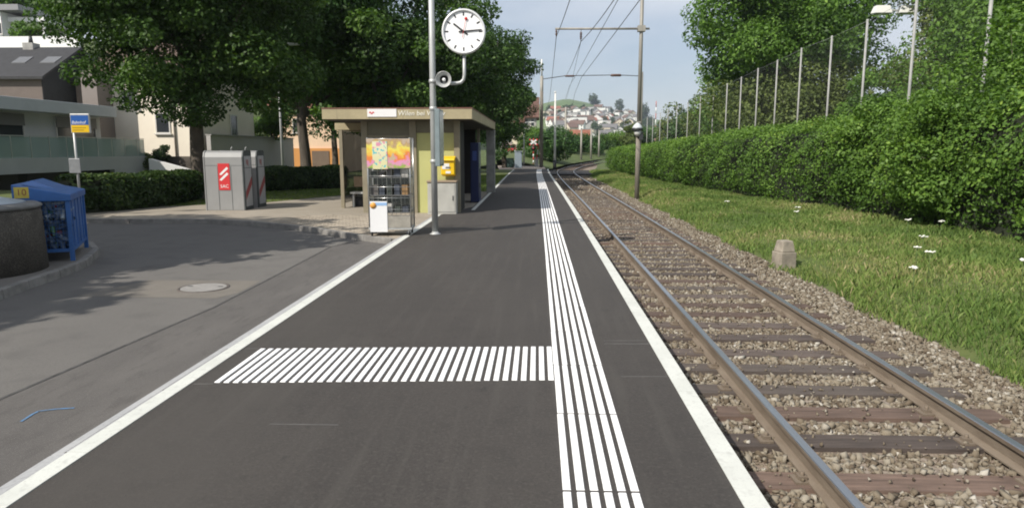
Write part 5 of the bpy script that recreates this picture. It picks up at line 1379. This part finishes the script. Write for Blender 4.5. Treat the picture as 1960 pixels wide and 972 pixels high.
for i, (px, Y, hh_, kk) in enumerate(((308, 38.6, 1.6, 'lowhedge'), (278, 38.7, 1.1, 'olive'), (290, 38.5, 1.0, 'olive'))):
    p = at(px, 300, Y); tree('garden_bush', ('round green bush on the garden wall by the cream house', 'dry brownish bush at the end of the glass balustrade', 'low straggly bush beside the round green bush')[i], 'bush', (p.x, Y, .2), .3, (0, 0, hh_ * .72), (.55, .5, hh_ * .38), 14, 1800, .12, kk, 100 + i, .04, lobe_r=.5)

# cream house
cream = mat('render_cream', (0.84, 0.76, 0.63), .85, var=.05, scale=.8)
hx1 = at(385, 286, 40).x; hx0 = at(196, 286, 40).x
t = gable_house('cream_house', 'cream rendered house behind the maple with sunlit front and shaded side', hx0, hx1, 40, 47.8, 0, 6.2, 8.6, cream, mat('roof_brown', (0.12, 0.085, 0.065), .9, var=.2, scale=2),
    [('f', at(299, 250, 40).x, at(327, 250, 40).x, at(310, 256, 40).z, at(310, 216, 40).z), ('f', at(240, 250, 40).x, at(268, 250, 40).x, at(310, 205, 40).z, at(310, 170, 40).z), ('r', yat(441, hx1), yat(454, hx1), at(310, 262, 43).z, at(310, 218, 43).z)])
p = at(335, 250, 40)
MB().tube([(p.x - t.location.x, 39.93 - t.location.y, -.3), (p.x - t.location.x, 39.93 - t.location.y, 6.0)], .05, 8).build('downpipe', mat('downpipe', (0.25, 0.22, 0.19), .5), t)
p0, p1 = at(196, 286, 40), at(224, 286, 40)
MB().box(p0.x - t.location.x, p1.x - t.location.x, 38.6 - t.location.y, 39.99 - t.location.y, -.3, 6.0).build('stair_tower', mat('tower_brown', (0.22, 0.19, 0.17), .85), t)
o = MB().box(hx1 + .25, hx1 + .5, 40.2, 54, -.3, 2.45).build('yard_wall', mat('yard_wall_grey', (0.44, 0.42, 0.40), .85, var=.06, scale=.6)); tag(o, 'long grey yard wall running along the shaded side of the cream house', 'wall')
tag(MB().box(hx1 + .2, hx1 + .56, 40.19, 54.02, 2.452, 2.53).build('wall_coping', concrete, o))
# orange house
peach = mat('render_peach', (0.78, 0.57, 0.40), .85, var=.04, scale=.8); orange = mat('render_orange', (0.62, 0.29, 0.09), .85, var=.05, scale=.8)
ax, bx_ = at(520, 286, 58).x, at(652, 286, 58).x
t = gable_house('orange_house', 'peach house with orange ground floor and brown garage door behind the trees', ax, bx_, 58, 66, 0, 5.0, 7.6, peach, mat('roof_redbrown', (0.20, 0.09, 0.06), .9, var=.2, scale=2), [('f', at(560, 240, 58).x, at(580, 240, 58).x, 3.0, 4.2)])
MB().box(ax - t.location.x - .05, bx_ - t.location.x + .05, 57.85 - t.location.y, 57.998 - t.location.y, -.3, at(600, 284, 58).z).build('base_wall', orange, t)
g0, g1 = at(597, 300, 57.8).x, at(630, 300, 57.8).x
MB().box(g0 - t.location.x, g1 - t.location.x, 57.80 - t.location.y, 57.848 - t.location.y, -.3, at(600, 289, 58).z).build('garage_door', mat('door_brown', (0.17, 0.12, 0.085), .7, var=.1, scale=3), t)
MB().box(at(640, 300, 57.8).x - t.location.x, at(644, 300, 57.8).x - t.location.x, 57.80 - t.location.y, 57.848 - t.location.y, 0, 1.3).build('pilaster', mat('door_brown', (.17, .12, .085)), t)
p = at(520, 286, 50); tree('garden_bush', 'leafy green bush above the grey yard wall beside the orange house', 'bush', (p.x, 50, 1.2), .6, (.2, 0, 2.1), (1.6, 1.4, 1.5), 30, 7000, .16, 'ash', 110, .06, lobe_r=.35)
# dark roofed house up the slope
slate = mat('roof_slate', (0.030, 0.030, 0.032), .75, var=.2, scale=3)
brown_w = mat('cladding_brown', (0.155, 0.125, 0.11), .8, var=.08, scale=2)
side_shade_m = mat('side_shade_black', (0.020, 0.021, 0.023), .8, var=.2, scale=3)  # black stands for the house sides the sun misses
dx0, dx1 = at(-90, 286, 46).x, at(92, 286, 46).x
zE, zR_ = at(40, 147, 46).z, at(60, 96, 50).z
t = gable_house('slate_house', 'dark slate roofed house with brown cladding above the terrace house', dx0, dx1, 46, 54, .5, zE, zR_, brown_w, slate, [], gable_m=side_shade_m, chimney=(at(60, 90, 50).x, .75, .45), skylights=((at(30, 110, 48).x, at(56, 110, 48).x, .38, .60), (at(84, 110, 48).x, at(112, 110, 48).x, .38, .60)))
MB().box(dx1 + .003 - t.location.x, dx1 + .05 - t.location.x, 46.0 - t.location.y, 54.0 - t.location.y, -1, zE - t.location.z).build('side_shade_sheet', side_shade_m, t)
ex0, ex1 = at(140, 286, 50).x, at(200, 286, 50).x
gable_house('annex_house', 'low brown annex with dark roof beside the slate roofed house', dx1 + .3, ex1, 49, 55, .5, at(150, 153, 50).z, at(150, 132, 52).z + .4, brown_w, slate, [], gable_m=side_shade_m)
# white house on the hillside
wx0, wx1 = at(-80, 286, 75).x, at(28, 286, 75).x
t = empty('white_villa', (wx1, 75, 6), 0, 'white flat roofed villa with canopy high on the slope behind', 'house')
wv = mat('villa_white', (0.86, 0.85, 0.84), .8, var=.03, scale=.6)
def vb(nm, mt, x0, x1, y0, y1, z0, z1): return MB().box(x0 - wx1, x1 - wx1, y0 - 75, y1 - 75, z0 - 6, z1 - 6).build(nm, mt, t)
vb('wall', wv, wx0, wx1, 75, 84, 5, at(10, 22, 75).z)
vb('roof_slab', mat('villa_roof', (0.25, 0.25, 0.26), .7), wx0 - .4, at(40, 20, 75).x, 74.6, 84.4, at(10, 21, 75).z, at(10, 10, 75).z)
cz0, cz1 = at(60, 42, 76).z, at(60, 33, 76).z
vb('canopy', wv, wx1 + .01, at(84, 40, 76).x, 76, 80, cz0, cz1)
vb('canopy_post', wv, at(82, 40, 76).x - .18, at(84, 40, 76).x, 76.02, 76.2, 5, cz0 - .002)
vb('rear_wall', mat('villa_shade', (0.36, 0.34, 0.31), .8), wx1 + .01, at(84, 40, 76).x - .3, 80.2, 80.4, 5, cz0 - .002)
window(t, 'f', at(-6, 50, 75).x, at(4, 50, 75).x, at(0, 66, 75).z, at(0, 44, 75).z, 75)
o = MB().box(wx0, at(150, 80, 71).x, 71, 71.3, 3, at(60, 70, 71).z).build('terrace_wall', wv); tag(o, 'long white terrace wall below the villa on the slope', 'wall')
for i, (px, py, Y, rx, rz_) in enumerate(((42, 62, 73.5, 1.3, .9), (66, 62, 74.5, 1.1, .8))):
    p = at(px, py, Y); tree('garden_bush', ('green bush by the canopy of the white villa', 'brownish bush under the canopy of the white villa')[i], 'bush', (p.x, Y, p.z - 1.2), .3, (0, 0, 1.1), (rx, 1, rz_), 14, 900, .3, ('ash', 'olive')[i], 120 + i, .05, lobe_r=.5)
for i, (px, py, Y, rx, h) in enumerate(((30, 5, 98, 6, 11), (95, 20, 100, 5.5, 14), (150, 10, 104, 7, 13), (-40, 0, 102, 6, 12), (230, 30, 96, 7, 12))):
    p = at(px, py, Y); tree('hillside_tree', ('broad green tree behind the roof of the white villa', 'dark tree standing right of the white villa', 'dark tree on the slope behind the big maple', 'green tree behind the far side of the villa', 'tree on the slope hidden behind the maple crown')[i], 'tree', (p.x, Y, p.z - h * .55), 2, (0, 0, h * .6), (rx, rx, h * .42), 40, 7000, .5, ('ash', 'dark', 'dark', 'ash', 'dark')[i], 130 + i, .25, lobe_r=.32)

# ------------------------------------------------------------------ beyond the platform end
def road_z(y): return float(np.interp(y, [58, 66, 80, 100, 130, 150], [-.06, .06, .45, 1.05, 2.5, 3.3])) + .03
V = []; ysf = [58, 62, 66, 72, 80, 90, 100, 110, 120, 130, 150]
for yy in ysf:
    l = at(float(np.interp(yy, [58, 80, 150], [955, 948, 968])), 300, yy).x; r_ = at(float(np.interp(yy, [58, 66, 80, 150], [1046, 1040, 1033, 1014])), 300, yy).x
    for k in range(5): V.append((l + (r_ - l) * k / 4, yy, road_z(yy)))
me = bpy.data.meshes.new('far_road'); me.from_pydata(V, [], [(j*5+i, j*5+i+1, (j+1)*5+i+1, (j+1)*5+i) for j in range(len(ysf)-1) for i in range(4)])
me.materials.append(mat('far_road', (0.30, 0.255, 0.22), .9, var=.1, scale=.6)); me.update()
link('far_road', me)['kind'] = 'structure'
# bank beside the bend
V = []; ysb = [66, 72, 78, 84, 90, 100, 115, 130]
for yy in ysb:
    c = path_dx(yy) + .6
    for k, (dx, dz) in enumerate(((-9, 1.1), (-5, .9), (-2.5, .55), (-.6, .12), (.5, -.15))): V.append((c + dx, yy, rise(yy) + dz - .12))
me = bpy.data.meshes.new('bank'); me.from_pydata(V, [], [(j*5+i, j*5+i+1, (j+1)*5+i+1, (j+1)*5+i) for j in range(len(ysb)-1) for i in range(4)])
me.materials.append(soil); me.update(); link('bank', me)['kind'] = 'structure'
p = at(985, 300, 61); q = at(999, 300, 61)
t = empty('control_cabinet', (p.x, 61, -.02), 0, 'blue grey control cabinet at the end of the platform path', 'cabinet')
MB().box(0, q.x - p.x, 0, .5, -.2, at(990, 290, 61).z).build('body', mat('control_grey', (0.24, 0.29, 0.33), .6, var=.08, scale=2), t, bevel=.02)
MB().box(-.03, q.x - p.x + .03, -.03, .53, at(990, 290, 61).z, at(990, 290, 61).z + .06).build('lid', mat('control_lid', (0.3, 0.35, 0.38), .6), t)
MB().box(.04, (q.x - p.x) / 2 - .01, -.012, -.001, .05, at(990, 290, 61).z - .06).build('door', mat('control_grey', (.24, .29, .33)), t); MB().box((q.x - p.x) / 2 + .01, q.x - p.x - .04, -.012, -.001, .05, at(990, 290, 61).z - .06).build('door', mat('control_grey', (.24, .29, .33)), t)
p = at(968, 300, 62)
t = empty('green_cabinet', (p.x, 62, -.02), 0, 'low dark green cabinet left of the blue grey control cabinet', 'cabinet')
MB().box(0, .72, 0, .4, -.2, .85).build('body', mat('cabinet_green', (0.04, 0.085, 0.07), .6), t, bevel=.02); MB().box(-.02, .74, -.02, .42, .851, .90).build('lid', mat('cabinet_green_lid', (.06, .11, .09), .6), t)
# red car on the far road
def small_car(loc, rz, lab, paint):
    t = empty('parked_car', loc, rz, lab, 'car')
    side = [(-1.9, .35), (-1.92, .62), (-1.75, .82), (-.95, .92), (-.35, 1.38), (.85, 1.42), (1.45, .98), (1.88, .90), (1.92, .45), (1.85, .32)]
    n = len(side)
    def taper(z): return .80 if z < .95 else .80 - (z - .95) * .32
    m = MB(); m.add([(-taper(z), y, z) for y, z in side] + [(taper(z), y, z) for y, z in side], [tuple(range(n)), tuple(reversed(range(n, 2*n)))] + [(i, n+i, n+(i+1) % n, (i+1) % n) for i in range(n)])
    m.build('body', paint, t, bevel=.06)
    gl = mat('car_glass', (.02, .022, .025), .08)
    m = MB(); m.add([(-.66, -.90, .96), (.66, -.90, .96), (.60, -.40, 1.34), (-.60, -.40, 1.34)], [(0, 1, 2, 3)]); o_ = m.build('windscreen', gl, t); o_.location = (0, -.03, .02)
    for s_ in (-1, 1):
        m = MB(); m.add([(s_*.815, -.80, .96), (s_*.815, 1.2, .98), (s_*.705, .8, 1.34), (s_*.705, -.3, 1.34)], [(0, 1, 2, 3) if s_ > 0 else (3, 2, 1, 0)]); m.build('side_window', gl, t)
        m = MB(); m.box(s_*.55 - .14, s_*.55 + .14, -1.94, -1.90, .60, .74); m.build('headlight', mat('headlight', (.8, .8, .78), .2), t)
        for y in (-1.2, 1.2):
            w = MB().tube([(s_*.66, y, .31), (s_*.83, y, .31)], .31, 18).build('wheel', black, t); MB().tube([(s_*.832, y, .31), (s_*.842, y, .31)], .19, 14).build('rim', galv, w)
    MB().box(-.75, .75, -1.97, -1.925, .34, .55).build('bumper', mat('bumper_pale', (.65, .64, .62), .5), t)
    return t
p = at(975, 302, 92); small_car((p.x, 92, road_z(92)), R(8), 'small red car with pale bumper parked on the far rising road', mat('car_red', (.42, .03, .03), .3))
# crossing signals
rw_w = mat('barrier_white', (.75, .74, .72), .5); rw_r = mat('barrier_red', (.55, .04, .04), .5)
def crossing_signal(px, Y, zb0, lab, mirror=1):
    p = at(px, 300, Y); t = empty('crossing_signal', (p.x, Y, zb0), 0, lab, 'crossing signal')
    for k in range(9): MB().tube([(0, 0, k*.3), (0, 0, k*.3 + .3)], .055, 8).build('post_band', (rw_r, rw_w)[k % 2], t)
    for a in (35, -35):
        M_ = Matrix.Translation((0, -.08, 2.35)) @ Matrix.Rotation(R(a), 4, 'Y')
        MB().box(-.48, .48, -.012 + (.0 if a > 0 else -.026), .012 + (.0 if a > 0 else -.026), -.08, .08, M=M_).build('cross_arm', rw_w, t)
        for s_ in (-1, 1): MB().box(s_*.48 - (.14 if s_ > 0 else 0), s_*.48 + (0 if s_ > 0 else .14), -.055, -.04, -.075, .075, M=M_).build('arm_tip', rw_r, t)
    MB().lathe([(.25, 0), (.25, .05), (0, .06)], 20, M=Matrix.Translation((0, -.1, 1.75)) @ Mf).build('lamp_board', black, t)
    l_ = MB().lathe([(.09, .06), (.07, .10), (0, .11)], 16, M=Matrix.Translation((0, -.1, 1.75)) @ Mf).build('lamp', mat('lamp_red', (.35, .02, .02), .3), t)
    return t
crossing_signal(1021, 68, .0, 'red and white level crossing signal with crossed arms left of the timber mast')
t = empty('barrier', (at(1027, 300, 65).x, 65, .0), 0, 'raised red and white crossing barrier beside the timber mast', 'barrier')
MB().box(-.18, .18, -.2, .2, -.2, .9).build('housing', mat('barrier_box', (.5, .5, .48), .6), t, bevel=.02)
for k in range(8):
    M_ = Matrix.Translation((0, -.25, .75)) @ Matrix.Rotation(R(8), 4, 'Y'); MB().box(-.04, .04, -.02, .02, k*.45, k*.45 + .45, M=M_).build('barrier_band', (rw_r, rw_w)[k % 2], t)
# houses and bushes past the bend
tile = mat('roof_tile_brown', (0.13, 0.070, 0.052), .9, var=.2, scale=1)
y_ = 135
hx0, hx1 = at(998, 286, y_).x, at(1026, 286, y_).x
gable_house('brown_roof_house', 'cream house with steep brown roof above the rising far road', hx0, hx1, y_, y_ + 12, 3, at(1010, 222, y_).z, at(1010, 188, y_ + 6).z, mat('render_grey2', (0.42, 0.40, 0.37), .85), tile, [('f', hx0 + .5, hx0 + 1.3, 6.0, 7.4), ('f', hx0 + 1.8, hx0 + 2.5, 6.0, 7.4), ('r', y_ + 3, y_ + 4.2, 6, 7.4), ('r', y_ + 7, y_ + 8.2, 6, 7.4)], over=.6, gable_m=mat('render_grey2', (.42, .40, .37)))
gx0, gx1 = at(985, 286, 142).x, at(1004, 286, 142).x
gable_house('cream_cottage', 'small pale cream house left of the steep brown roofed house', gx0, gx1, 128, 134, 3, at(995, 235, 130).z, at(995, 200, 134).z, mat('render_pale', (0.66, 0.60, 0.45), .85), tile, [('f', gx0 + .5, gx0 + 1.1, 4.5, 5.6)], over=.3)
bl_ = (('rounded green bush at the corner of the track bend', 1052, 78, 2.6, 3.4, 'dark'), ('dense dark green bush behind the white pole', 1072, 98, 2.8, 3.7, 'dark'), ('dark leafy tree between the grey masts past the bend', 1098, 103, 3.3, 2.9, 'dark'), ('low dark bush under the slim grey masts', 1122, 106, 3.0, 2.5, 'dark'), ('green bush beside the slim last mast', 1146, 118, 3.0, 2.6, 'maple'), ('small green bush between far road and timber mast', 1015, 108, 2.2, 3.6, 'ash'), ('pale green tree in the gap right of the near mast', 1207, 120, 1.6, 5.2, 'olive'), ('dark green shrub below the brown roofed house', 1028, 124, 2.2, 4.2, 'hedge'), ('round bush beside the last posts of the mesh fence', 1232, 125, 3.0, 3.6, 'dark'), ('dense bush hiding the far end of the fence', 1182, 130, 3.6, 2.8, 'hedge'))
for i, (lab, px, Y, rx, h, kd) in enumerate(bl_):
    p = at(px, 290, Y); tree('bush', lab, 'bush', (p.x, Y, rise(Y) + (.4 if Y < 125 else 1)), .3, (0, 0, h * .44), (rx, rx, h * .56), 44, 7000, .26, kd, 150 + i, .08, lobe_r=.35, flat_bottom=1.0)
p0 = at(1095, 290, 150).x; p1 = at(1130, 290, 150).x
gable_house('barn', 'low building with rust red roof behind the grey masts', p0, p1, 150, 160, 1.5, at(1110, 268, 150).z, at(1110, 250, 155).z, mat('barn_wall', (.25, .2, .16), .9), mat('barn_roof', (.26, .10, .06), .9, var=.2, scale=1), [], over=.4)

# ------------------------------------------------------------------ far hill with its houses
SKY_PX = [(400, 250), (700, 240), (880, 228), (960, 217), (1000, 209), (1040, 200), (1085, 191), (1130, 199), (1170, 211), (1215, 222), (1260, 231), (1330, 240), (1450, 248), (1700, 256), (2100, 262), (3000, 268)]
CREST = 1600.0
cx_ = [at(a, b, CREST).x for a, b in SKY_PX]; cz_ = [at(a, b, CREST).z for a, b in SKY_PX]
def hill_z(x, y):
    c = float(np.interp(x * CREST / max(y, 300), cx_, cz_))
    t = (y - 400) / (CREST - 400)
    if t < 0: return -3 + 1.0 * t
    if t <= 1: s_ = (t * t * (3 - 2 * t)) * .55 + t * .45
    else: s_ = max(1 - (t - 1) * .55, .3)
    return -3 + (c + 3) * s_ + 1.6 * math.sin(x * .021 + y * .013) * math.sin(y * .017) * min(t * 3, 1) * (t < .97)
hys = [300, 400, 460, 520, 580, 640, 700, 770, 840, 910, 980, 1050, 1120, 1200, 1280, 1360, 1440, 1520, 1600, 1680, 1800, 2000, 2300]
hxs = list(np.concatenate([np.linspace(-900, -190, 9), np.linspace(-170, 700, 60), np.linspace(740, 2500, 16)]))
meadow = layered('hill_meadow', (0.105, 0.165, 0.052), [(.006, 4, .42, .62, (0.155, 0.195, 0.075), .9, None), (.03, 5, .5, .68, (0.07, 0.115, 0.045), .8, None)], rough=.95, bump=.1, bscale=.2)
sheet('hill', hxs, hys, hill_z, meadow)
def hit_hill(px, py):
    d = ray(px, py); d = d / d.y; y = 401.0
    while y < 1640:
        if CAM_H + d.z * y <= hill_z(d.x * y, y): return Vector((d.x * y, y, hill_z(d.x * y, y)))
        y += 3
    return None
rng = random.Random(77)
wall_cols = {'white': mat('far_white', (.74, .73, .70), .85), 'cream': mat('far_cream', (.62, .54, .42), .85), 'grey': mat('far_grey', (.42, .41, .40), .85)}
roof_cols = {'brown': mat('far_roof_brown', (.15, .095, .075), .9), 'grey': mat('far_roof_grey', (.16, .155, .155), .9), 'red': mat('far_roof_red', (.27, .105, .07), .9)}
protos = {}
def hill_house_mesh(w, d, h, rh, flat):
    a = MB().box(-w/2, w/2, -d/2, d/2, -3, h); 
    if not flat:
        a.add([(-w/2, -d/2, h), (-w/2, d/2, h), (-w/2, 0, h+rh), (w/2, -d/2, h), (w/2, d/2, h), (w/2, 0, h+rh)], [(0, 2, 1), (3, 4, 5)])
    r_ = MB(); o = .6
    if flat: r_.box(-w/2-.3, w/2+.3, -d/2-.3, d/2+.3, h, h+.5)
    else:
        for s_ in (-1, 1):
            q = [(-w/2-o, s_*(d/2+o), h-o*rh/(d/2)), (w/2+o, s_*(d/2+o), h-o*rh/(d/2)), (w/2+o, 0, h+rh), (-w/2-o, 0, h+rh)]
            if s_ > 0: q = [q[1], q[0], q[3], q[2]]
            r_.hexa(q, [(p[0], p[1], p[2]+.35) for p in q])
    ws = []
    nx_ = max(2, int(w / 3.4)); fl_ = max(1, int(h / 2.9))
    for f in range(fl_):
        for i in range(nx_):
            x = -w/2 + w*(i+.5)/nx_; ws.append((x, f*2.9 + 1.0))
    return a, r_, ws, d
for key, (w, d, h, rh, flat) in {'a': (11, 9, 5.6, 3.2, False), 'b': (14, 10, 6.4, 3.8, False), 'c': (13, 10, 8.6, 0, True), 'd': (9, 12, 5.6, 4.2, False)}.items():
    a, r_, ws, dd = hill_house_mesh(w, d, h, rh, flat)
    wm = MB().box(-.6, .6, -.05, 0, 0, 1.4)
    protos[key] = ({k: a.mesh('wall', v) for k, v in wall_cols.items()}, {k: r_.mesh('roof', v) for k, v in roof_cols.items()}, wm.mesh('window', win_glass), ws, dd)
def hill_house(p, key, wc, rc, rz):
    wmesh, rmesh, win, ws, dd = protos[key]
    o = link('hillside_house', wmesh[wc], None, p, rz)
    kind = 'flat roofed block' if key == 'c' else '%s roofed house' % rc
    tag(o, '%s walled %s among the houses on the far hillside' % (wc, kind), 'house', 'far hillside %s walled %ss' % (wc, kind))
    link('roof', rmesh[rc], o)
    for (x, z) in ws: link('window', win, o, (x, -dd/2 - .01, z))
    return o
spots = []
for row, (y0, y1, xa, xb, nh) in enumerate(((212, 218, 1048, 1165, 10), (217, 224, 1046, 1210, 24), (224, 232, 1044, 1215, 30), (232, 242, 1050, 1210, 26), (242, 254, 1060, 1205, 20), (255, 275, 1090, 1212, 14))):
    for i in range(nh):
        px = xa + (xb - xa) * (i + rng.uniform(.1, .9)) / nh; py = rng.uniform(y0, y1)
        if row == 0 and px < 1120: continue
        p = hit_hill(px, py)
        if p is None: continue
        if any((p - s).length < 15 for s in spots): continue
        spots.append(p)
        key = rng.choice('aabbcd'); hill_house(p, key, rng.choices(('white', 'cream', 'grey'), (6, 2, 2))[0], 'grey' if key == 'c' else rng.choices(('brown', 'grey', 'red'), (4, 5, 1))[0], rng.choice((0, math.pi / 2, math.pi / 2)) + rng.uniform(-.5, .5))
for (px, py, key, wc, rc, s) in ((1108, 246, 'c', 'white', 'grey', 1.15), (1120, 244, 'b', 'white', 'brown', 1.1), (1141, 240, 'd', 'white', 'brown', 1.15), (1164, 262, 'b', 'white', 'grey', 1.0), (1172, 268, 'c', 'white', 'grey', .9), (1186, 250, 'b', 'cream', 'red', 1.1), (1096, 244, 'c', 'white', 'grey', 1.0)):
    p = hit_hill(px, py)
    if p: hill_house(p, key, wc, rc, rng.choice((0, math.pi / 2)) + rng.uniform(-.3, .3)).scale = (s * 1.15,) * 3
# hill trees
g = np.random.default_rng(8)
tree_mesh = []
for k in range(4):
    V, F, tint, _, _ = crown_arrays(300 + k, (0, 0, 6.5), (4.2, 4.2, 5.2), 26, 900, 1.3, .4)
    cm = np_mesh('crown', V, F, LEAF['far'], tint); tm = MB().tube([(0, 0, -2), (0, 0, 6)], [.5, .25], 6).mesh('trunk', bark); tree_mesh.append((cm, tm))
def hill_tree(p, k, s, lab, group=None):
    o = empty('hill_tree', p - Vector((0, 0, 1.5 * s[1])), rng.uniform(0, 6), lab, 'tree', group); o.scale = (s[0], s[0], s[1])
    link('crown', tree_mesh[k][0], o); link('trunk', tree_mesh[k][1], o)
for i in range(110):
    px = rng.uniform(1044, 1330); py = float(np.interp(px, [1044, 1130, 1200, 1330], [208, 208, 222, 240])) + abs(rng.gauss(0, 1)) * 20 + 2
    p = hit_hill(px, py)
    if p is None or any((p - s).length < 7 for s in spots): continue
    hill_tree(p, rng.randrange(4), (rng.uniform(.7, 1.4), rng.uniform(.6, 1.2)), 'green tree between the houses on the far hillside', 'trees on the far hillside')
for (px, py, s, lab) in ((1137, 203, (2.6, 2.3), 'big lone dark tree on the crest of the far hill'), (1185, 216, (1.9, 2.4), 'pointed dark tree on the far hill skyline above the houses'), (1231, 232, (2.4, 3.0), 'dark tree on the skyline beside the near mast')):
    p = hit_hill(px, py) or Vector((at(px, py, 1590).x, 1590, hill_z(at(px, py, 1590).x, 1590)))
    hill_tree(p, rng.randrange(4), s, lab)
# red and white mast far off
p = at(1255, 232, 520)
t = empty('radio_mast', (p.x, 520, hill_z(p.x, 520)), 0, 'thin red and white banded mast far off beyond the fence', 'mast')
z1 = at(1255, 194, 520).z - t.location.z
for k in range(8): MB().tube([(0, 0, z1*k/8), (0, 0, z1*(k+1)/8)], .38, 6).build('mast_band', (rw_w, mat('mast_red_hazed', (.45, .16, .15), .6))[k % 2], t)  # red bands paled, distance haze put into their colour

# ------------------------------------------------------------------ the air between here and the hill
hz_m = bpy.data.materials.new('haze_air'); hz_m.use_nodes = True
hn, hl_ = hz_m.node_tree.nodes, hz_m.node_tree.links
hn.remove(hn['Principled BSDF'])
pv = hn.new('ShaderNodeVolumePrincipled'); pv.inputs['Color'].default_value = (.78, .86, 1.0, 1); pv.inputs['Density'].default_value = .0002; pv.inputs['Anisotropy'].default_value = .2
hl_.new(pv.outputs['Volume'], hn['Material Output'].inputs['Volume'])
hz_o = MB().box(-2800, 2800, -90, 2800, -30, 260).build('haze', hz_m); tag(hz_o, 'thin pale haze in the air over the valley', 'haze', kind='stuff')
